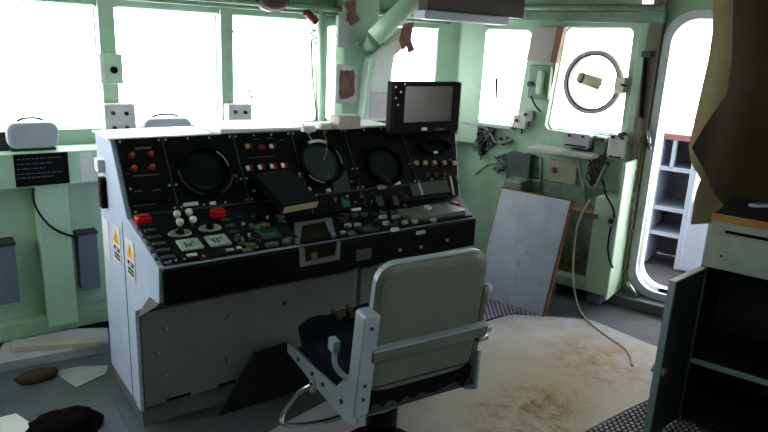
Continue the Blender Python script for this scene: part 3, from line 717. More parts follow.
# mounting block between console top and monitor
MB().box(WORLD, xr(2.86)-.42, xr(2.86)-.01, 2.88, 3.15, 1.26, 1.30).build('monitor_mount', BLACKM, con)
# ---- cabinet front
CFF = CAB
cz0, cz1 = .10, .565
def cabp(a0, a1, name='cabinet_door'): return MB().box(CFF, a0, a1, cz0, cz1, -.02, .012).build(name, CABM, con, bevel=.004)
d1 = cabp(XL+.018, CFF.Q(354, 300, .012)[0]); d2 = cabp(CFF.Q(360, 300, .012)[0], xr(2.7)-.02)
MB().box(CFF, XL-.004, XL+.012, .09, .575, -.05, .014).build('corner_post', WHITEC, con)
for (x, y) in ((166, 330), (158, 355), (167, 376), (230, 318), (229, 361)):
    a, b = CFF.Q(x, y, .03); MB().disc(CFF, a, b, .012, .022, .012, .010, 14).dome(CFF, a, b, .022, .010, .008, 14).build('door_knob', STEEL, con)
a, b = CFF.Q(285, 304, .02); MB().disc(CFF, a, b, .012, .02, .010).build('lock', mat('green_lock', (70, 96, 84), .4, .3), con)
PLF = Fr((0, 2.715, 0), (1, 0, 0), (0, 0, 1))
for x0, x1 in (((167, 403), (191, 397)), ((218, 388), (236, 384))):
    a0, b = CFF.Q(*x0, .014); a1, b2 = CFF.Q(*x1, .014); bb = (b+b2)/2
    MB().box(CFF, a0, a1, cz0+.004, cz0+.016, .010, .0145).build('vent_slot', BLACKM, con)
# ---- left side: panel seam, labels, hinge fittings
a, b = SIDE.Q(127, 330); 
a_s = SIDE.Q(124, 250)[0]
MB().box(SIDE, a_s-.002, a_s+.002, .09, .95, 0, .002).build('side_seam', DSTEEL, con)
def warn(corners_tl, corners_br, dual=False):
    a0, b1 = SIDE.Q(*corners_tl, .003); a1, b0 = SIDE.Q(*corners_br, .003)
    o = MB().box(SIDE, a0, a1, b0, b1, 0, .003).build('warning_label', PAPER, con, label='white label with yellow warning triangle')
    m_ = (a0+a1)/2; w = (a1-a0); h = b1-b0
    MB().poly(SIDE, [(m_-w*.40, b0+h*.52), (m_+w*.40, b0+h*.52), (m_, b0+h*.90)], .003, .0038).build('triangle', YEL, o)
    t = MB().box(SIDE, m_-.0025, m_+.0025, b0+h*.63, b0+h*.78, .0038, .0044); t.box(SIDE, m_-.0025, m_+.0025, b0+h*.57, b0+h*.60, .0038, .0044)
    t.build('triangle_mark', BLACKM, o)
    t = MB(); t.box(SIDE, a0+w*.15, a1-w*.15, b0+h*.30, b0+h*.42, .003, .0038); t.box(SIDE, a0+w*.15, a1-w*.15, b0+h*.08, b0+h*.14, .003, .0038); t.box(SIDE, a0+w*.15, a1-w*.15, b0+h*.18, b0+h*.24, .003, .0038)
    t.build('text_bars', BLACKM, o)
    MB().box(SIDE, a0+w*.35, a1-w*.35, b0+h*.33, b0+h*.39, .0038, .0042).build('text_bars', PAPER, o)
warn((111.5, 222), (121.5, 266)); warn((125, 236), (135.5, 282))
a0, b1 = SIDE.Q(102, 216, .002); a1, b0 = SIDE.Q(110.5, 262, .002); MB().box(SIDE, a0, a1, b0, b1, 0, .002).build('blank_label', PAPER, con)
a, b = SIDE.Q(98, 165, .02); MB().rbox(SIDE, a-.03, a+.04, b-.03, b+.03, 0, .03, .006).build('white_catch', PALE, con)
a, b = SIDE.Q(101, 190, .02); o = MB().rbox(SIDE, a-.025, a+.025, b-.085, b+.06, 0, .025, .006).build('latch', BLACKM, con)
MB().box(SIDE, a-.01, a+.018, b+.0, b+.03, .025, .03).build('latch_red', REDD, o)
MB().box(SIDE, a-.01, a+.018, b-.06, b-.035, .025, .03).build('latch_red', REDD, o)
# dark triangular notch gusset under lip
MB().add([Vector((XL+.004, 2.36, .738)), Vector((XL+.004, 2.70, .56)), Vector((XL+.004, 2.70, .66)), Vector((1.2, 2.36, .738)), Vector((1.2, 2.70, .56)), Vector((1.2, 2.70, .66))], [(0, 1, 2), (5, 4, 3), (0, 3, 4, 1), (1, 4, 5, 2), (2, 5, 3, 0)]).build('under_lip_gusset', DSTEEL, con)
MB().poly(SIDE, [SIDE.Q(136, 319), SIDE.Q(159.5, 305), SIDE.Q(150, 297)], .0, .004).build('notch_gusset', PLINTH, con)
# ---- loose things on the console
def loose_box(name, fr, pts, c0, c1, m, label, cat, bevel=0):
    return MB().poly(fr, pts, c0, c1).build(name, m, label=label, category=cat, bevel=bevel)
# book
bk = thing('log_book', DSK.W(295, 208, .015), 'black covered book with cream page edges lying on the console desk', 'book')
BF = Fr(DSK.P(DSK.Q(282, 217, .02)[0], DSK.Q(282, 217, .02)[1], .032), (.985, .09, .02), (-.22, .80, .50))
wB = (DSK.W(318, 213, .02)-DSK.W(282, 219, .02)).length
MB().box(BF, .004, wB-.004, .004, .235, .003, .042).build('page_block', CREAM, bk)
t = MB().box(BF, 0, wB, .006, .24, .042, .046); t.box(BF, 0, wB, .006, .24, 0, .003); t.box(BF, 0, .003, .006, .24, .003, .042); t.build('cover', mat('book_cover', (30, 31, 38), .45, dirt=.4, scale=14), bk)
# paper strip and clutter on the top
TOPF = Fr((0, 0, 1.304), (1, 0, 0), (0, 1, 0))
for i, (x, y, w, h, m, lab, nm, ct) in enumerate(((308, 127.5, .07, .05, PAPER, 'crumpled white paper scrap on the console top above the second scope', 'paper_scrap', 'paper'),
        (325, 124.5, .07, .06, PALE, 'small white plastic block on the console top, right of the paper scrap', 'plastic_block', 'block'))):
    a, b = TOPF.Q(x, y, .02); MB().rbox(TOPF, a-w/2, a+w/2, b-h/2, b+h/2, .0, .03, .015).build(nm, m, label=lab, category=ct)
ps = [UPP.W(320, 126, .05), UPP.W(324, 133, .055), UPP.W(327, 146, .052), UPP.W(324, 160, .05)]
t = MB(); n_ = len(ps)
t.tube(ps, .002, 6); t.build('paper_streamer', TAN, label='thin pale strip hanging from the console top over the second scope', category='strip')
t = MB().tube([UPP.W(303, 124, .05), UPP.W(306, 131, .05), UPP.W(312, 140, .05)], .004); t.build('thin_rod', STEEL, label='thin bright rod leaning at the top left of the second scope', category='rod')
# clutter at foot of duct (pale box)
a, b = TOPF.Q(350, 124, .02); cl = MB().rbox(TOPF, a-.10, a+.04, b-.05, b+.05, 0, .07, .01); cl.build('small_carton', mat('pale_carton', (204, 196, 184), .7, dirt=.25, scale=12), label='small pale carton on the console top beside the duct', category='carton')
# dark plate leaning on the cabinet
q = [(219, 412), (255, 352), (288, 342), (312, 384)]
LN = Fr((0, 2.60, 0), (1, 0, 0), (0, .10, .5)); LN2 = LN
pp = [LN.Q(x, y) for x, y in q]; lo = min(p_[1] for p_ in pp)
pp[0] = (pp[0][0], .003); pp[3] = (pp[3][0], .003)
MB().poly(LN, pp, -.006, .0).build('loose_panel', mat('loose_dark_panel', (34, 37, 40), .5, dirt=.3), label='dark flat panel leaning against the console cabinet behind the chair', category='panel')

# ================================================================== CHAIR
ang = math.radians(-5)
w = Vector((math.cos(ang), math.sin(ang), 0)); f = Vector((-math.sin(ang), math.cos(ang), 0))
O = Vector((1.492, 1.70, 0))
ch = thing('swivel_chair', O+f*.24, 'grey metal swivel chair with torn navy seat cushion, facing the console', 'chair')
CH = Fr(O, w, f)                       # n = z
BK = Fr(O+Vector((0, 0, .50)), w, (-f*.13+Vector((0, 0, 1))))      # backrest plane, n towards the camera side
H = .515; hw = .245
def backring(c, ins, b0=-.02, b1=H):
    return [BK.P(p[0], p[1], c) for p in rrect(-hw+ins, hw-ins, b0+ins, b1-ins, .075, 6)]
t = MB(); t.loft([backring(-.04, .012), backring(-.03, 0), backring(0, 0), backring(.012, .014), backring(.014, .03)]); t.build('backrest', CHAIRM, ch)
t = MB().poly(BK, rrect(-hw-.006, hw+.006, -.02, H+.006, .08, 6), -.032, -.008, holes=[rrect(-hw+.004, hw-.004, -.01, H-.004, .072, 6)]); t.build('backrest_rim', CHAIRL, ch)
t = MB(); t.loft([backring(-.095, .05), backring(-.08, .02), backring(-.04, .012)]); t.build('back_cushion', NAVY, ch)
# horizontal band
MB().rbox(BK, -hw-.012, hw+.03, .15, .205, .010, .040, .012).build('back_band', CHAIRM, ch)
MB().box(BK, -hw-.012, hw+.03, .198, .206, .010, .043).build('band_lip', CHAIRL, ch)
MB().box(BK, -hw+.03, hw-.03, .02, .024, .012, .018).build('lower_seam', DSTEEL, ch)
# side brackets
def bracket(sgn):
    a0, a1 = sorted((sgn*(hw-.005), sgn*(hw+.06)))
    o = MB().rbox(BK, a0, a1, -.08, .35, -.03, .035, .014).build('side_bracket', CHAIRL, ch)
    for b in (.30, .06, .0): screw(BK, (a0+a1)/2, b, .035, .007, 'bolt', DSTEEL, o)
bracket(-1)
o = MB().rbox(BK, hw+.004, hw+.035, -.05, .36, -.05, .0, .01).build('side_bracket', CHAIRM, ch)
MB().ball(BK.P(hw+.03, .34, -.01), .022).build('clamp_knob', CHAIRL, ch)
t = MB().cyl(BK.P(hw+.0, .17, .02), BK.P(hw+.055, .17, .02), .014); t.cyl(BK.P(hw+.0, .13, .02), BK.P(hw+.05, .13, .02), .012); t.build('clamp_bolt', STEEL, ch)
# arm hook on left
t = MB().tube([BK.P(-hw-.03, .06, -.01), BK.P(-hw-.06, .05, -.05), BK.P(-hw-.085, .08, -.09), BK.P(-hw-.085, .145, -.11), BK.P(-hw-.08, .165, -.12)], .011); t.build('arm_hook', CHAIRL, ch)
MB().box(BK, -hw-.10, -hw-.07, .13, .18, -.14, -.095).build('arm_stub', CHAIRL, ch, bevel=.004)
# seat pan
t = MB()
prof_s = [(-hw-.035, .0), (-hw-.03, .58), (hw+.03, .58), (hw+.035, .0)]
t.poly(CH, prof_s, .40, .425); t.build('seat_pan', DSTEEL, ch)
def rail(sgn):
    a0, a1 = sorted((sgn*(hw+.03), sgn*(hw+.044)))
    t = MB(); vs = []
    pr = [(-.02, .385), (.05, .35), (.30, .36), (.63, .385), (.63, .435), (.16, .45), (.05, .56), (-.02, .56)]
    for a in (a0, a1): vs += [CH.P(a, y, z) for y, z in pr]
    n = len(pr); t.add(vs, [tuple(range(n)), tuple(reversed(range(n, 2*n)))]+[(i, i+n, (i+1) % n+n, (i+1) % n) for i in range(n)])
    o = t.build('side_rail', CHAIRL, ch, bevel=.003)
    fr = Fr(CH.P(a0 if sgn < 0 else a1, 0, 0), f*(-1 if sgn < 0 else 1), (0, 0, 1)); s_ = -1 if sgn < 0 else 1
    for y, z in ((.10, .42), (.26, .41), (.36, .41), (.5, .41)): screw(fr, s_*y, z, .0, .010, 'bolt', DSTEEL, o, h=.006)
rail(-1); rail(1)
MB().cyl(CH.P(-hw-.05, .34, .40), CH.P(-hw-.05, .34, .34), .014).build('rail_stud', CHAIRL, ch)
# torn cushion
t = MB(); random.seed(4); rings = []; N = 48
for k, (z, s_) in enumerate(((.425, .96), (.44, 1.04), (.52, 1.06), (.552, .98), (.562, .7), (.55, .35))):
    r = []
    for i in range(N):
        q = 2*math.pi*i/N; ca, sa = math.cos(q), math.sin(q); kk = 1/(abs(ca)**5+abs(sa)**5)**.2
        nz = noise.noise(Vector((ca*2, sa*2, k*.7)))*.018+(noise.noise(Vector((ca*9, sa*9, k)))*.012 if k > 2 else 0)
        r.append(CH.P(ca*kk*(.265+nz)*s_, .31+sa*kk*(.30+nz)*s_, z+(noise.noise(Vector((ca*5, sa*5, k*3)))*.018 if k > 1 else 0)))
    rings.append(r)
t.loft(rings, True); t.build('seat_cushion', NAVY, ch)
t = MB(); random.seed(9)
for i in range(26):
    a = random.uniform(-.1, .24); y = random.uniform(.5, .585); z = .555+random.uniform(0, .02)
    t.ball(CH.P(a, y, z), random.uniform(.008, .02), 6, 4)
t.build('exposed_foam', mat('worn_foam', (120, 96, 80), .9, dirt=.6, scale=20), ch, kind='stuff')
# torn black webbing below back
edge = [(-.24, .0), (.25, .0)]
random.seed(2); bot = [(.25-i*.035, -.045-.05*abs(math.sin(i*1.7))*random.uniform(.3, 1)) for i in range(15)]
fr = Fr(CH.P(0, -.012, .50), w, (0, 0, 1))
MB().poly(fr, edge+bot, -.012, .0).build('torn_webbing', CLOTHK, ch)
MB().poly(fr, [(-.25, -.07), (.26, -.07), (.24, -.085), (.20, -.10), (.18, -.088), (.12, -.10), (-.05, -.10), (-.15, -.112), (-.24, -.105)], -.03, -.013).build('rear_rail', CHAIRM, ch)
# pedestal
ped = CH.P(0, .26, 0)
t = MB().cyl(ped+Vector((0, 0, .02)), ped+Vector((0, 0, .40)), .07, seg=24); t.cyl(ped+Vector((0, 0, .28)), ped+Vector((0, 0, .385)), .075, .10, seg=24); t.build('pedestal', BLACKG, ch)
MB().box(CH, -.15, .15, .12, .42, .38, .40).build('swivel_plate', BLACKM, ch)
MB().cyl(ped, ped+Vector((0, 0, .03)), .20, .17, seg=32).build('base_plate', BLACKM, ch)
t = MB().cyl(CH.P(.06, .16, .30), CH.P(.06, .10, .42), .012); t.build('height_lever', DSTEEL, ch)
# footrest loop
fa = FLR
fr_pts = [CH.P(-.10, .40, .43), CH.P(-.17, .66, .36), CH.P(-.22, .74, .22), CH.P(-.20, .70, .17), CH.P(.0, .62, .165), CH.P(.18, .66, .18), CH.P(.2, .74, .22), CH.P(.16, .62, .36), CH.P(.10, .40, .43)]
FT = [FLR.W(300, 384, .0)]
def zp(px, py, z): return FLR.W(px, py, z)
fr_pts = [zp(312, 385, .43), zp(299, 392, .38), zp(290, 403, .28), zp(282, 416, .20), zp(284, 424, .17), zp(300, 425, .155), zp(330, 420, .15), zp(352, 412, .16)]
MB().tube(fr_pts, .011, 12).build('footrest', CHROME, ch)

# ================================================================== RIGHT WALL FITTINGS
RF = Fr(RW.P(0, 0, .30), RW.u, (0, 0, 1))      # a plane .30 in front of the wall
# pale green equipment frame standing on the deck
ef = thing('equipment_frame', RF.W(600, 305), 'pale green steel equipment frame standing below the round wiper window', 'frame')
e0, _ = RF.Q(584, 200); 
eR0, zt_ = RF.Q(617, 165); eR1, _ = RF.Q(617, 300)
eL0 = RF.Q(537, 200)[0]
post0 = RF.Q(590, 240)[0]; post1 = RF.Q(612, 240)[0]
ztop = RF.Q(612, 168)[1]; zlow = RF.Q(600, 296)[1]
MB().box(RF, post0, post1+.02, .10, .80, -.26, 0).build('post', GREENL, ef, bevel=.01)
MB().box(RF, post1+.008, post1+.03, .08, ztop+.05, -.29, .03).build('end_plate', GREENL, ef, bevel=.012)
MB().box(RF, eL0-.3, post0, .10, .17, -.26, -.01).build('bottom_rail', GREEN, ef, bevel=.006)
MB().box(RF, eL0-.3, post0, .17, .80, -.28, -.22).build('back_plate', GREENG, ef)
MB().box(RF, eL0-.3, eL0-.15, .10, .80, -.26, -.03).build('post', GREENG, ef, bevel=.01)
a0, b1 = RF.Q(557, 246, -.12); a1, b0 = RF.Q(590, 288, -.12)
MB().box(RF, a0, a1, b0, b1, -.22, -.12).build('inner_box', mat('grubby_green_box', (96, 112, 88), .7, dirt=.5, scale=9, spots=((80, 54, 38), 8, .5, .62)), ef, bevel=.006)
t = MB(); random.seed(8)
for i in range(26): t.ball(RF.P(random.uniform(a0+.04, a1), random.uniform(b0-.02, b0+.09), -.115), random.uniform(.008, .02), 6, 4)
t.build('corroded_wiring', RUST, ef)
for q in (eL0-.25, eL0+.1, post0+.01): MB().box(RF, q, q+.10, 0, .10, -.2, -.06).build('foot', GREYD, ef)
a0, b = RF.Q(570, 211, .0); a1, _ = RF.Q(598, 218, .0)
MB().box(RF, a0, a1, b-.02, b+.015, -.2, .01).build('tan_bar', mat('tan_bar', (150, 126, 104), .6, dirt=.3), ef)
# round plug on the frame
pg = thing('plug_box', RF.W(612, 222, .03), 'grey round plug on the pale green frame with black cables', 'plug')
a, b = RF.Q(611, 221, .03); MB().disc(RF, a, b, .0, .03, .045, .04, 20, 1.2).build('body', GREYB, pg); MB().disc(RF, a, b, .03, .036, .02).build('cap', DSTEEL, pg)
MB().tube([RF.W(603, 180, .03), RF.W(606, 195, .04), RF.W(613, 208, .045), RF.W(614, 218, .04)], .006).build('cable', CABLE, label='black cable running down into the grey round plug', category='cable')
MB().tube([RF.W(611, 227, .035), RF.W(608, 245, .05), RF.W(609, 258, .04), RF.W(613, 268, .03)], .006).build('cable', CABLE, label='black cable looping below the grey round plug', category='cable')
MB().tube([RF.W(590, 200, .05), RF.W(579, 220, .06), RF.W(575, 240, .08), RF.W(573, 270, .10), RF.W(576, 300, .10), FLR.W(585, 318, .01), FLR.W(605, 335, .008), FLR.W(624, 348, .008), FLR.W(631, 358, .008), FLR.W(632, 366, .008)], .008).build('cable', CABLEW, label='long pale cable hanging down and trailing across the rusty floor', category='cable')
# folding shelf with brackets
RS = Fr(RW.P(0, 0, .22), RW.u, (0, 0, 1))
sh = thing('folding_shelf', RS.W(560, 152), 'white bracketed shelf under the round wiper window', 'shelf')
a0, b0 = RS.Q(527, 148); a1, b1 = RS.Q(592, 157); zz = (b0+b1)/2
MB().box(RS, a0, a1, zz-.02, zz+.01, -.2, .0).build('shelf_board', GRIMW, sh, bevel=.005)
for (x0, y0, x1, y1) in ((578, 160, 588, 208), (583, 178, 588, 206), (606, 165, 586, 210), (541, 158, 541, 190)):
    MB().tube([RS.W(x0, y0, -.02), RS.W(x1, y1, -.08)], .012, sub=1).build('strut', mat('strut_grey_green', (128, 140, 124), .5, dirt=.3), sh)
MB().box(RS, *RS.Q(515, 0)[:1], RS.Q(540, 0)[0], RS.Q(530, 192)[1], RS.Q(530, 158)[1], -.21, -.12).build('grey_bin', mat('dark_grey_bin', (86, 94, 92), .6, dirt=.4, scale=10), sh, bevel=.004)
a0, b0 = RS.Q(545, 192, -.19); a1, b1 = RS.Q(578, 163, -.19)
pn = thing('pale_wall_panel', RS.P((a0+a1)/2, b0, -.2), 'pale cream panel on the wall below the white shelf', 'panel')
MB().box(RS, a0, a1, b0, b1, -.215, -.19).build('board', mat('cream_panel', (178, 176, 152), .6, dirt=.3, scale=6), pn, bevel=.004)
a, b = RS.Q(554, 170, -.18); MB().disc(RS, a, b, -.19, -.17, .022, .018, 12).build('rusty_cap', RUST, pn)
# items on/around the shelf
for (x0, y0, x1, y1, d, m, nm, lb, ct) in (
    (562, 135, 590, 146, .10, GREYB, 'radio_handset', 'grey rounded set on the shelf under the round wiper window', 'set'),
    (606, 136, 627, 158, .10, GRIMW, 'wall_box', 'pale box on the wall at the right end of the white shelf', 'box'),
    (592, 138, 606, 156, .06, GREENG, 'wall_box', 'small green box left of the pale box beside the shelf', 'box')):
    a0, b0 = RW.Q(x0, y1, d); a1, b1 = RW.Q(x1, y0, d); r = thing(nm, RW.P((a0+a1)/2, b0, d/2), lb, ct)
    MB().rbox(RW, a0, a1, b0, b1, 0, d, .015).build('case', m, r)
    for k in (.25, .75): screw(RW, a0+(a1-a0)*k, b1-.02, d, .011, 'knob', DSTEEL, r, h=.012)
    MB().box(RW, a0+.02, a1-.02, b0+.01, b0+.02, d, d+.005).build('dark_slot', BLACKM, r)
a, b = RW.Q(621, 135, .1); MB().disc(RW, a, b, 0, .11, .018).build('bolt_head', DSTEEL, label='dark bolt on top of the pale box beside the shelf', category='bolt')
# cluttered devices on the wall beneath middle window
random.seed(21)
for i, (x, y, ww, hh, m, nm, lb) in enumerate((
    (519, 122, .11, .10, GRIMW, 'wall_fitting', 'grimy white fitting at the lower right of the middle window'),
    (527, 116, .06, .08, GREYB, 'wall_fitting', 'small grey fitting right of the middle window sill'),
    (487, 134, .07, .07, DSTEEL, 'valve_body', 'dark valve body on the wall below the middle window'),
    (480, 150, .04, .09, DSTEEL, 'valve_body', 'dark upright valve near the monitor edge'),
    (502, 140, .07, .05, GREENG, 'wall_fitting', 'dull green fitting above the board below the middle window'),
    (505, 157, .08, .04, DSTEEL, 'wall_fitting', 'dark flat fitting just above the leaning board'),
    (523, 156, .05, .05, GREYB, 'wall_fitting', 'small grey fitting beside the dark bin under the shelf'),
    (496, 170, .05, .03, GREENG, 'wall_fitting', 'small green block close above the leaning board'))):
    a, b = RW.Q(x, y, .06); r = thing(nm, RW.P(a, b-hh/2, .03), lb, 'fitting')
    MB().rbox(RW, a-ww/2, a+ww/2, b-hh/2, b+hh/2, 0, .06, .012).build('body', m, r)
    t = MB().disc(RW, a-ww*.2, b+.01, .06, .08, .013, .010, 10); t.cyl(RW.P(a+ww*.25, b-.01, .05), RW.P(a+ww*.25, b-hh*.9, .05), .007); t.build('stud', DSTEEL if m != DSTEEL else GREYP, r)
MB().tube([RW.W(470, 128, .05), RW.W(486, 128, .06), RW.W(497, 143, .06), RW.W(512, 140, .05)], .010).build('pipe', GREENG, label='thin bent green pipe running below the middle window', category='pipe')
MB().tube([RW.W(475, 175, .05), RW.W(492, 164, .05), RW.W(510, 172, .05), RW.W(540, 168, .04)], .009).build('pipe', GREENG, label='thin bent pipe just above the leaning board', category='pipe')
a0, b = RW.Q(461, 120, .08); a1, _ = RW.Q(512, 124, .08)
MB().box(RW, max(a0, .07), a1, b-.03, b+.0, 0, .08).build('window_shelf', GREYB, label='narrow grey sill shelf under the middle window', category='shelf', bevel=.006)
def tangle(name, label, cat, centre, spread, n_, m, seed, r_=.0055):
    random.seed(seed); th = thing(name, RW.W(*centre, .05), label, cat)
    a, b = RW.Q(*centre, .05)
    for i in range(n_):
        pts = [RW.P(a+random.uniform(-1, 1)*spread[0], b+random.uniform(-1, 1)*spread[1], random.uniform(.015, .08)) for _ in range(5)]
        MB().tube(pts, r_*random.uniform(.7, 1.3), 8).build('wire', m if i % 3 else GREYP, th)
    for i in range(4):
        u, v = a+random.uniform(-1, 1)*spread[0]*.8, b+random.uniform(-1, 1)*spread[1]*.8
        MB().rbox(RW, u-.018, u+.018, v-.014, v+.014, 0, random.uniform(.03, .06), .004).build('terminal_block', DSTEEL if i % 2 else GREYP, th)
tangle('wire_tangle', 'dark wire tangle on the wall below the left end of the middle window', 'wires', (484, 140), (.09, .10), 7, DSTEEL, 31)
tangle('wire_tangle', 'loose wires and terminals on the wall just above the leaning board', 'wires', (508, 165), (.12, .06), 6, GREENG, 32)
tangle('wire_tangle', 'tangled wires behind the shelf struts beside the pale frame', 'wires', (597, 172), (.07, .13), 7, mat('dull_brown_wire', (110, 96, 80), .6, dirt=.4), 33, .007)
tangle('wire_tangle', 'small bundle of wires hanging under the white shelf end', 'wires', (580, 150), (.08, .04), 5, DSTEEL, 34)
# panel between windows: pinkish curtain box + green telephone box
pk = thing('roller_blind', RW.W(540, 60, .06), 'pinkish grey flat blind with brown side strip between the right windows', 'blind')
p = [RW.Q(x, y, .04) for x, y in ((534, 27), (559, 27), (551, 63), (526, 60))]; MB().poly(RW, p, .0, .04).build('blind_face', mat('pinkish_grey', (176, 166, 160), .7, dirt=.15), pk, bevel=.004)
p = [RW.Q(x, y, .05) for x, y in ((557, 26), (564, 27), (556, 63), (550, 62))]; MB().poly(RW, p, .0, .05).build('side_strip', mat('brown_pink', (150, 112, 92), .7, dirt=.3), pk)
tb = thing('wall_telephone', RW.W(538, 98, .07), 'green wall box with a handset between the right windows', 'telephone')
a0, b0 = RW.Q(527, 98, .05); a1, b1 = RW.Q(551, 66, .05); MB().rbox(RW, a0, a1, b0, b1, 0, .05, .01).build('case', GREEND, tb)
a0, b0 = RW.Q(535, 94, .09); a1, b1 = RW.Q(543, 71, .09); MB().rbox(RW, a0, a1, b0, b1, .05, .09, .012).build('handset', GREENL, tb)
a, b = RW.Q(530, 84, .06); MB().disc(RW, a, b, .05, .07, .02).build('dial', DSTEEL, tb)
MB().tube([RW.W(531, 96, .06), RW.W(535, 105, .07), RW.W(541, 112, .06)], .006).build('cord', CABLE, tb)
# dark hanging pull in the middle window
MB().tube([RW.W(497, 30, .06), RW.W(496, 78, .06)], .002).cyl(RW.W(496.5, 78, .06), RW.W(496.5, 99, .06), .010, .006).build('pull_cord', BLACKM, label='dark cord with a black pull in the middle window', category='cord')
# clear-view screen ring
cv = thing('clear_view_screen', RW.W(592, 114, .02), 'round spinning window wiper ring with central motor on the right window', 'wiper')
a, b = RW.Q(591.5, 82, .04); _, bt = RW.Q(597, 50, .04); _, bb = RW.Q(588, 114, .04); rr = (bt-bb)/2; b = (bt+bb)/2
al = RW.Q(563, 85, .04)[0]; ar = RW.Q(622, 78, .04)[0]; a = (al+ar)/2; rx = (ar-al)/2
MB().ring(RW, a, b, -.02, .04, rx-.022, rx, 48, rr/rx).build('ring', mat('ring_grey_brown', (188, 176, 168), .5, dirt=.25), cv)
MB().ring(RW, a, b, -.03, .03, rx-.034, rx-.022, 48, rr/rx).build('inner_gasket', DSTEEL, cv)
p0 = RW.W(581, 78, .10); p1 = RW.W(600, 84, .03)
MB().cyl(p0, p1, .038, .045, 20).build('motor', mat('cream_motor', (244, 236, 210), .5, dirt=.3, scale=14), cv)
d_ = (p1-p0).normalized(); MB().cyl(p0-d_*.025, p0, .03, .042, 20).build('motor_cap', GRIMW, cv); MB().cyl(p0+d_*.0, p0+d_*.012, .042, .042, 20).build('motor_band', mat('dark_olive_band', (92, 86, 56), .5), cv)
MB().cyl(p1, RW.P(a, b, -.03), .015).build('axle', STEEL, cv)
MB().rbox(RW, a+rx-.04, a+rx+.03, b-.06, b+.05, .0, .06, .01).build('clamp', mat('cream_motor', (206, 196, 166)), cv)
MB().cyl(RW.P(a+rx-.0, b, .05), RW.P(a+rx+.05, b-.005, .08), .008).build('clamp_screw', DSTEEL, cv)
# ---- door surround
dr = MB()
ring_o = rrect(door_s0-.055, door_s1+.055, door_z0-.055, door_z1+.055, .20, 8); ring_i = rrect(door_s0, door_s1, door_z0, door_z1, .16, 8)
dr.poly(RW, ring_o, -.16, .035, holes=[ring_i]); S('door_1', dr, mat('door_rim_white', (206, 208, 214), .4, dirt=.2, scale=12), bevel=.01)
# grey-brown vertical casing left of door
vc = thing('door_casing', RW.P(1.56, .2, .02), 'grey brown upright casing strip beside the doorway', 'casing')
MB().box(RW, 1.50, 1.592, .24, cz-.02, 0, .06).build('strip', mat('casing_grey_brown', (132, 124, 112), .6, dirt=.35, scale=5), vc, bevel=.01)
MB().box(RW, 1.445, 1.50, .85, cz-.02, 0, .045).build('green_edge', GREEN, vc, bevel=.006)
# spring / hose left of door
t = MB(); p0 = RW.W(646, 56, .08); p1 = RW.W(641, 118, .08); N = 26*6
pts = []
for i in range(N+1):
    q = i/N; base = p0.lerp(p1, q); th = q*26*2*math.pi; pts.append(base+RW.u*(.013*math.cos(th))+RW.n*(.013*math.sin(th)))
t.tube(pts, .006, 6, sub=1); t.tube([p0, p1], .008, sub=1); t.build('coiled_hose', BLACKM, label='black coiled hose hanging beside the doorway', category='hose')
a, b = RW.Q(646, 56, .1); MB().rbox(RW, a-.03, a+.03, b-.01, b+.03, .05, .11, .01).build('hose_hook', DSTEEL, label='dark hook at the top of the black coiled hose', category='hook')
# chain down along the casing
t = MB(); 
for i in range(22):
    q = i/21; p = RW.W(641, 118, .08).lerp(RW.W(631, 232, .08), q)
    if i % 2: t.tube([p+RW.u*.011, p+Vector((0, 0, .017)), p-RW.u*.011, p-Vector((0, 0, .017))], .004, 6, closed=True, sub=4)
    else: t.tube([p+RW.n*.011, p+Vector((0, 0, .017)), p-RW.n*.011, p-Vector((0, 0, .017))], .004, 6, closed=True, sub=4)
t.build('chain', mat('tarnished_chain', (150, 142, 120), .4, .6, dirt=.4), label='tarnished chain hanging below the coiled hose by the doorway', category='chain')
# door dog handle
hd = thing('door_clip', RW.W(632, 290, .06), 'steel door clip handle at the lower left of the doorway', 'clip')
MB().cyl(RW.W(627, 282, .09), RW.W(637, 297, .09), .016, .014).build('lever', STEEL, hd); MB().cyl(RW.W(631, 288, .0), RW.W(631, 288, .09), .018).build('spindle', DSTEEL, hd)
hd = thing('door_clip', RW.W(645, 160, .06), 'steel door clip halfway up the left side of the doorway', 'clip')
MB().cyl(RW.W(648, 130, .06), RW.W(650, 150, .06), .012).build('lever', STEEL, hd); MB().cyl(RW.W(649, 145, .0), RW.W(649, 145, .07), .016).build('spindle', DSTEEL, hd)
# white lamp at top, corner of right window
a, b = RW.Q(647, 5, .08); lp = thing('wall_lamp', RW.P(a, b-.03, .04), 'small white lamp at the top right beside the doorway', 'lamp')
MB().rbox(RW, a-.035, a+.035, b-.03, b+.06, .0, .08, .015).build('cover', mat('white_lamp_cover', (250, 250, 245), .4, dirt=.02, emit=.9), lp); MB().box(RW, a-.045, a+.045, b+.05, b+.07, 0, .09).build('cap', GREEND, lp)
a, b = RW.Q(632, 12, .06); t = MB().rbox(RW, a-.05, a+.04, b-.03, b+.03, 0, .06, .01); t.build('junction_box', DKBR, label='small dark junction box left of the white lamp', category='box')
# low coaming in grey beneath door
MB().box(RW, post1*0+1.47, 2.5, 0, .075, .0, .14).build('step', mat('grey_coaming', (112, 120, 128), .6, dirt=.3), label='low grey step at the foot of the doorway', category='step', bevel=.01)
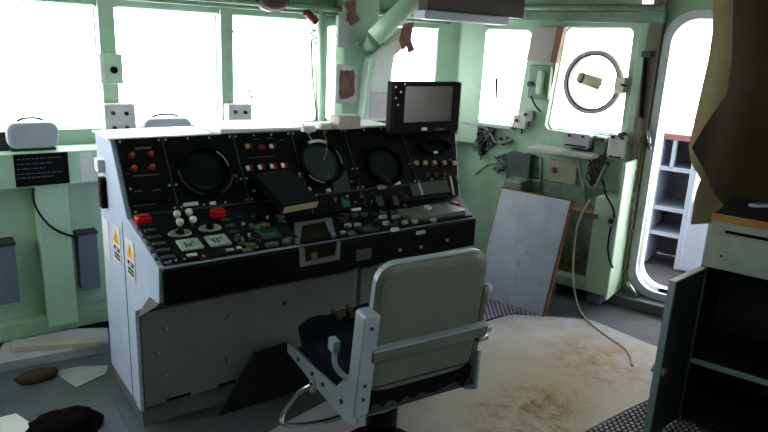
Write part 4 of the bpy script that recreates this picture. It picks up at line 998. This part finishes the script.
# ---- outside the door
OD = MB().box(Fr(RW.P(0, 0, -.1), RW.u, (0, 0, 1)), .8, 4.6, -.06, .02, -2.2, 0)
S('floor_outside', OD, OUTD)
OS = Fr(RW.P(0, 0, -.95), RW.u, (0, 0, 1))
us = thing('outdoor_shelving', OS.W(685, 285), 'pale white open shelving with pinkish top edge outside the doorway', 'shelving')
u0 = OS.Q(648, 220)[0]; u1 = OS.Q(683, 215)[0]; ztp = OS.Q(675, 140)[1]
uz = .03
MB().box(OS, u0-.9, u0+.03, uz, ztp+.0, -.45, 0).build('side_panel', PINKW, us, bevel=.006)
MB().box(OS, u1-.0, u1+.05, uz, ztp, -.45, .015).build('side_panel', PINKW, us, bevel=.006)
MB().box(OS, u1+.03, u1+.30, uz, OS.Q(690, 200)[1], -.35, .02).build('side_panel', PINKW, us, bevel=.02)
MB().box(OS, u0+.03, u1+.2, uz, ztp, -.45, -.40).build('back_panel', OUTG, us)
for (yy) in (170, 211, 237):
    b = OS.Q(678, yy)[1]; MB().box(OS, u0+.03, u1, b-.018, b+.018, -.4, 0).build('shelf_board', PINKW, us)
MB().box(OS, u0+.1, u0+.13, OS.Q(678, 170)[1], ztp, -.05, 0).build('divider', PINKW, us)
MB().box(OS, u0-.0, u1+.25, ztp, ztp+.05, -.48, .03).build('top_edge', PINKR, us, bevel=.006)

# ================================================================== BOARD
bl, br_ = FLR.W(487, 300), FLR.W(545, 318)
ud = (br_-bl).normalized(); nn = Vector((ud.y, -ud.x, 0))     # towards room or wall
if nn.dot(RW.n) < 0: nn = -nn
BFr = Fr(bl+Vector((0, 0, .0)), ud, Vector((0, 0, 1))-nn*.33)
if BFr.n.dot(RW.n) < 0: pass
hB = BFr.Q(488, 185)[1]; hB2 = BFr.Q(572, 199)[1]; tl = BFr.Q(488, 185)[0]; tr = BFr.Q(572, 199)[0]
bd = thing('drawing_board', (bl+br_)/2, 'large pale board with brown wooden edges leaning against the wall', 'board')
wBd = (br_-bl).length
sgn = 1 if BFr.n.dot(RW.n) > 0 else -1
hh_ = (hB+hB2)/2; wd = max(wBd, (tr-tl)*.99)
cm = (wBd+tl+tr)/2/2
x0_, x1_ = (0+tl)/2, (wBd+tr)/2
MB().box(BFr, x0_+.012, x1_-.012, .012, hh_-.008, -.022*sgn, 0).build('panel', BOARD, bd)
MB().box(BFr, x0_, x0_+.012, 0, hh_, -.03*sgn, .002*sgn).build('left_edge', mat('pale_wood', (170, 160, 140), .6, dirt=.3), bd)
MB().box(BFr, x1_-.014, x1_, 0, hh_, -.035*sgn, .003*sgn).build('right_edge', WOODR, bd)
MB().box(BFr, x0_, x1_, hh_-.010, hh_, -.03*sgn, .002*sgn).build('top_edge', WOODR, bd)
MB().box(BFr, x0_, x1_, 0, .014, -.03*sgn, .003*sgn).build('bottom_edge', mat('pale_wood', (170, 160, 140)), bd)

# ================================================================== FLOOR COVERINGS
def fl(px, py): p = FLR.W(px, py); return (p.x, p.y)
sheet = [fl(484, 323), fl(500, 318), fl(514, 315), fl(560, 318), fl(592, 321), fl(650, 345), fl(668, 352), fl(660, 395), fl(640, 404), fl(600, 424), fl(560, 446), (1.6, 1.05), (1.25, 1.35), (1.05, 2.0), (1.15, 2.35), (1.9, 2.52), (2.4, 2.5)]
cx = sum(p[0] for p in sheet)/len(sheet); cy = sum(p[1] for p in sheet)/len(sheet)
xs = [p[0] for p in sheet]; ys = [p[1] for p in sheet]; ox, oy = (min(xs)+max(xs))/2, (min(ys)+max(ys))/2
def rel(px, py, r): p = FLR.W(px, py); return (p.x-ox, p.y-oy, r)
STAIN_A = rel(520, 428, .36); STAIN_B = rel(545, 400, .28); STAIN_C = rel(602, 362, .42); STAIN_WARM = rel(560, 400, 1.4)
MB().poly(FLR, sheet, .001, .006).build('floor_sheet', sheet_mat(), label='pale rust stained sheet covering the deck behind the chair', category='sheet', origin=(ox, oy, 0))
CK = mat_check()
def mesh_mat(pts, label):
    # real ridged mat: a base sheet with rows of raised studs
    t = MB().poly(FLR, pts, 0.0005, .004); xs_ = [p[0] for p in pts]; ys_ = [p[1] for p in pts]
    o = thing('open_mesh_mat', ((min(xs_)+max(xs_))/2, (min(ys_)+max(ys_))/2, 0), label, 'mat', 'black studded mats at the edges of the stained sheet')
    t.build('mat_base', BLACKM, o)
    def inside(x, y):
        c = False; n = len(pts); j = n-1
        for i in range(n):
            (xi, yi), (xj, yj) = pts[i], pts[j]
            if (yi > y) != (yj > y) and x < (xj-xi)*(y-yi)/(yj-yi)+xi: c = not c
            j = i
        return c
    s = MB(); step = .036; y = min(ys_)
    k = 0
    while y < max(ys_):
        x = min(xs_)+(step/2 if k % 2 else 0)
        while x < max(xs_):
            if inside(x, y): s.box(WORLD, x-.010, x+.010, y-.007, y+.007, .004, .010)
            x += step
        y += step*.62; k += 1
    s.build('raised_studs', mat('mauve_grey_rubber', (196, 184, 198), .6, dirt=.3), o, kind='stuff')
mesh_mat([fl(478, 300), fl(512, 300), fl(545, 317.5), fl(514, 314), fl(484, 322), fl(470, 322)], 'black studded mat strip at the foot of the leaning board')
mesh_mat([fl(561, 447), fl(601, 425), fl(641, 405), fl(662, 394), fl(700, 430), (2.35, .85), (1.9, .8)], 'black studded mat at the bottom edge beside the open locker door')

# ================================================================== LOCKER (right foreground)
C0 = FLR.W(704, 266, .82); C0.z = 0
LKF = Fr(C0, RW.u, (0, 0, 1))             # front plane of locker, n into the room
lk = thing('metal_locker', LKF.P(.45, 0, -.25), 'dark open metal locker with pale drawer and wood edged top', 'locker')
zD0 = LKF.Q(703, 264)[1]; zD1 = LKF.Q(705, 232, .03)[1]
zTop = LKF.Q(715, 214, .0)[1]
WL = .95; DL = .48
MB().box(LKF, 0, .018, 0, zTop-.03, -DL, 0).build('side_panel', LOCKD, lk)
MB().box(LKF, WL-.018, WL, 0, zTop-.03, -DL, 0).build('side_panel', LOCKD, lk)
MB().box(LKF, .018, WL-.018, .0, zTop-.03, -DL, -DL+.015).build('back_panel', LOCKD, lk)
MB().box(LKF, .018, WL-.018, .03, .05, -DL+.015, -.01).build('bottom_panel', LOCKD, lk)
zs = LKF.Q(720, 368, 0)[1]
MB().box(LKF, .018, WL-.018, zs-.014, zs+.006, -DL+.015, -.01).build('shelf', LOCKD, lk)
MB().box(LKF, .018, WL-.018, zs-.018, zs+.008, -.01, .0).build('shelf_edge', LOCKE, lk)
MB().box(LKF, -.012, .016, 0, zD0-.005, -.012, .006).build('front_frame', mat('locker_frame', (104, 100, 90), .5, dirt=.3), lk, bevel=.003)
MB().box(LKF, .02, WL-.02, zs+.1, zs+.32, -DL+.015, -DL+.03).build('inner_plate', mat('inner_plate_grey', (60, 62, 66), .6), lk)
MB().box(LKF, .30, WL-.1, .08, zs-.06, -DL+.015, -DL+.03).build('inner_plate', MATS['inner_plate_grey'], lk)
# top with wood edge
MB().box(LKF, -.0, WL+.02, zTop-.03, zTop, -DL, -.012).build('top_panel', BLACKM, lk)
MB().box(LKF, -.005, WL+.02, zTop-.028, zTop+.002, -.012, .012).build('wood_edge', WOOD, lk, bevel=.003)
MB().box(LKF, .0, WL, zD1-.01, zTop-.03, -.02, .004).build('upper_rail', LOCKW, lk)
# drawer sitting ajar
drw = MB().box(LKF, -.004, WL, zD0, zD1, .005, .03).build('drawer', LOCKW, lk, bevel=.003)
MB().box(LKF, .06, WL-.05, zD1+.006, zD1+.02, .003, .0055).build('dark_gap', BLACKM, lk)
a, b = LKF.Q(721, 256, .032); MB().disc(LKF, a, b, .03, .033, .006).build('drawer_screw', DSTEEL, drw)
# door, opened outwards towards the left
hing = LKF.P(0, 0, .005); DE = FLR.W(672, 282, zD0-.015); 
du = Vector((DE.x-hing.x, DE.y-hing.y, 0)); wD = du.length; 
DF = Fr(hing, du, (0, 0, 1)); nsg = 1
dm = MB().box(DF, .0, wD-.012, .03, zD0-.015, -.010, .010).build('door', LOCKD, lk)
MB().box(DF, wD-.014, wD, .028, zD0-.012, -.014, .014).build('door_edge', LOCKE, dm)
MB().box(DF, .0, wD, zD0-.017, zD0-.010, -.014, .014).build('door_edge', mat('cream_edge', (200, 196, 180), .5, dirt=.2), dm)
a_, b_ = DF.Q(647, 388, .0); MB().disc(DF, wD-.03, .38, -.03, .03, .02).build('door_catch', STEEL, dm)
# remote / clip on locker top
tp = Fr((0, 0, zTop), (1, 0, 0), (0, 1, 0)); p = tp.W(760, 203, .02)
cl = thing('metal_clip', p, 'small grey metal clip lying on the dark locker top', 'clip')
fr = Fr(p-Vector((0, 0, .018)), (.9, -.43, 0), (.43, .9, 0))
MB().rbox(fr, -.05, .08, -.018, .018, 0, .012, .008).build('body', GREYB, cl); MB().box(fr, -.02, .02, -.008, .008, .012, .018).build('slot', DSTEEL, cl)

# ================================================================== CURTAIN
def drape(name, off, prof, xend, amp, freq, m, label, ph=0):
    fr = Fr(RW.P(0, 0, off), RW.u, (0, 0, 1)); R = 46; K = 80; vs = []; fs = []
    y0, y1 = prof[0][0], prof[-1][0]
    def left(y):
        for (ya, xa), (yb, xb) in zip(prof, prof[1:]):
            if ya <= y <= yb: return xa+(xb-xa)*(y-ya)/(yb-ya)
        return prof[-1][1]
    for i in range(R+1):
        y = y0+(y1-y0)*i/R; xl = left(y)
        for j in range(K+1):
            q = j/K; x = xl+(xend-xl)*q; a, b = fr.Q(x, y)
            k = math.sin((a*freq)+ph+.6*math.sin(b*3))*amp*(.4+.6*i/R)+noise.noise(Vector((a*3, b*2, ph)))*amp*.8
            vs.append(fr.P(a, b, k))
    for i in range(R):
        for j in range(K): fs.append((i*(K+1)+j, i*(K+1)+j+1, (i+1)*(K+1)+j+1, (i+1)*(K+1)+j))
    o = MB().add(vs, fs, True).build(name, m, label=label, category='curtain')
    s = o.modifiers.new('solid', 'SOLIDIFY'); s.thickness = .006
    return o
drape('curtain', .62, [(-70, 713), (0, 713), (34, 712), (60, 708), (90, 701), (120, 694), (148, 688), (165, 692), (178, 702), (190, 697), (205, 694), (224, 691)], 800, .018, 22, CLOTHO, 'olive fabric curtain hanging at the right side of the doorway')
drape('curtain', .80, [(-90, 735), (60, 732), (95, 726), (125, 704), (149, 690), (160, 697), (175, 706), (190, 713), (214, 731)], 880, .03, 17, CLOTHD, 'darker brown curtain fold in front, hanging down to the locker top', 1.3)
S('trim_5', MB().cyl(RW.P(1.9, 2.2, .7), RW.P(3.6, 2.2, .7), .015), DSTEEL)

# ================================================================== THINGS ON THE LEFT FLOOR
# flat carton (two levels) lying by the console
bx = thing('flat_carton', FLR.W(50, 365), 'large flat grey white carton lying on the floor left of the console', 'carton')
b1_ = [fl(-6, 374), fl(110, 352), fl(108, 336), fl(10, 338)]
MB().poly(FLR, b1_, .0, .055).build('lower_box', mat('dusty_grey_white', (190, 194, 200), .7, dirt=.25, scale=6), bx, bevel=.004)
def flz(px, py, z): p = FLR.W(px, py, z); return (p.x, p.y)
b2_ = [flz(10, 352, .06), flz(101, 346, .06), flz(98, 336, .09), flz(12, 338, .09)]
MB().poly(FLR, b2_, .056, .085).build('upper_flap', mat('tan_grey_card', (196, 188, 178), .8, dirt=.25, scale=6), bx, bevel=.003)
def sheet_thing(name, pts, z0, z1, m, label, cat):
    return MB().poly(FLR, [fl(*p) for p in pts], z0, z1).build(name, m, label=label, category=cat)
sheet_thing('paper_sheet', [(52, 372), (80, 367), (108, 366), (106, 374), (76, 388)], .001, .004, PAPERD, 'dusty grey paper sheet on the floor beside the flat carton', 'paper')
sheet_thing('paper_sheet', [(-8, 420), (16, 414), (40, 430), (30, 446), (-10, 446)], .001, .004, PAPER, 'bright white paper sheet at the bottom left corner of the floor', 'paper')
random.seed(6)
# brown lump
t = MB(); c = FLR.W(38, 379); rings = []
for k, (z, s_) in enumerate(((0, .9), (.02, 1), (.04, .8), (.052, .4))):
    rings.append([Vector((c.x+.10*s_*math.cos(q)*(1+.3*noise.noise(Vector((math.cos(q)*2, math.sin(q)*2, k)))), c.y+.055*s_*math.sin(q), z)) for q in [2*math.pi*i/24 for i in range(24)]])
t.loft(rings, True).build('crumpled_rag', mat('brown_rag', (96, 74, 54), .9, dirt=.5, scale=20), label='small crumpled brown rag on the floor by the flat carton', category='rag')
t = MB(); c = FLR.W(66, 432); rings = []
for k, (z, s_) in enumerate(((0, 1.05), (.03, 1), (.07, .85), (.09, .55), (.095, .2))):
    rings.append([Vector((c.x+.15*s_*math.cos(q)*(1+.35*noise.noise(Vector((math.cos(q)*2, math.sin(q)*2, k*.8)))), c.y+.10*s_*math.sin(q)*(1+.35*noise.noise(Vector((math.cos(q)*3, math.sin(q)*3, 5+k)))), z+(0 if k == 0 else .02*noise.noise(Vector((math.cos(q)*4, math.sin(q)*4, 9+k)))))) for q in [2*math.pi*i/32 for i in range(32)]])
t.loft(rings, True).build('black_cloth', CLOTHK, label='crumpled black cloth on the floor at the bottom left', category='cloth')

# ================================================================== LIGHT
wd_ = bpy.data.worlds.new('world'); SC.world = wd_; wd_.use_nodes = True; n = wd_.node_tree.nodes; l = wd_.node_tree.links
bg = n['Background']; tc = n.new('ShaderNodeTexCoord'); sp = n.new('ShaderNodeSeparateXYZ'); l.new(tc.outputs['Generated'], sp.inputs[0])
cr = n.new('ShaderNodeValToRGB'); cr.color_ramp.elements[0].position = .30; cr.color_ramp.elements[1].position = .52
mr = n.new('ShaderNodeMapRange'); mr.inputs[1].default_value = -1; mr.inputs[2].default_value = 1; l.new(sp.outputs['Z'], mr.inputs[0]); l.new(mr.outputs[0], cr.inputs['Fac'])
cr.color_ramp.elements[0].color = (.80, .78, .86, 1); cr.color_ramp.elements[1].color = (1, .95, 1, 1)
l.new(cr.outputs['Color'], bg.inputs['Color']); bg.inputs['Strength'].default_value = 8.0
def area(name, loc, tgt, sx, sy, e, col=(1, 1, 1)):
    d = bpy.data.lights.new(name, 'AREA'); d.shape = 'RECTANGLE'; d.size = sx; d.size_y = sy; d.energy = e; d.color = col
    o = bpy.data.objects.new(name, d); C.objects.link(o); o.location = loc
    o.rotation_euler = (Vector(tgt)-Vector(loc)).to_track_quat('-Z', 'Y').to_euler(); return o
area('ceiling_fill', (1.2, .8, 2.2), (1.4, 2.6, .6), 1.6, 1.2, 4, (1, .98, .94))
SC.view_settings.view_transform = 'Standard'; SC.view_settings.look = 'None'; SC.view_settings.exposure = .65; SC.view_settings.gamma = .86
SC.cycles.use_denoising = True; SC.cycles.max_bounces = 8; SC.cycles.transparent_max_bounces = 12; SC.cycles.diffuse_bounces = 5
SC.cycles.sample_clamp_indirect = 6
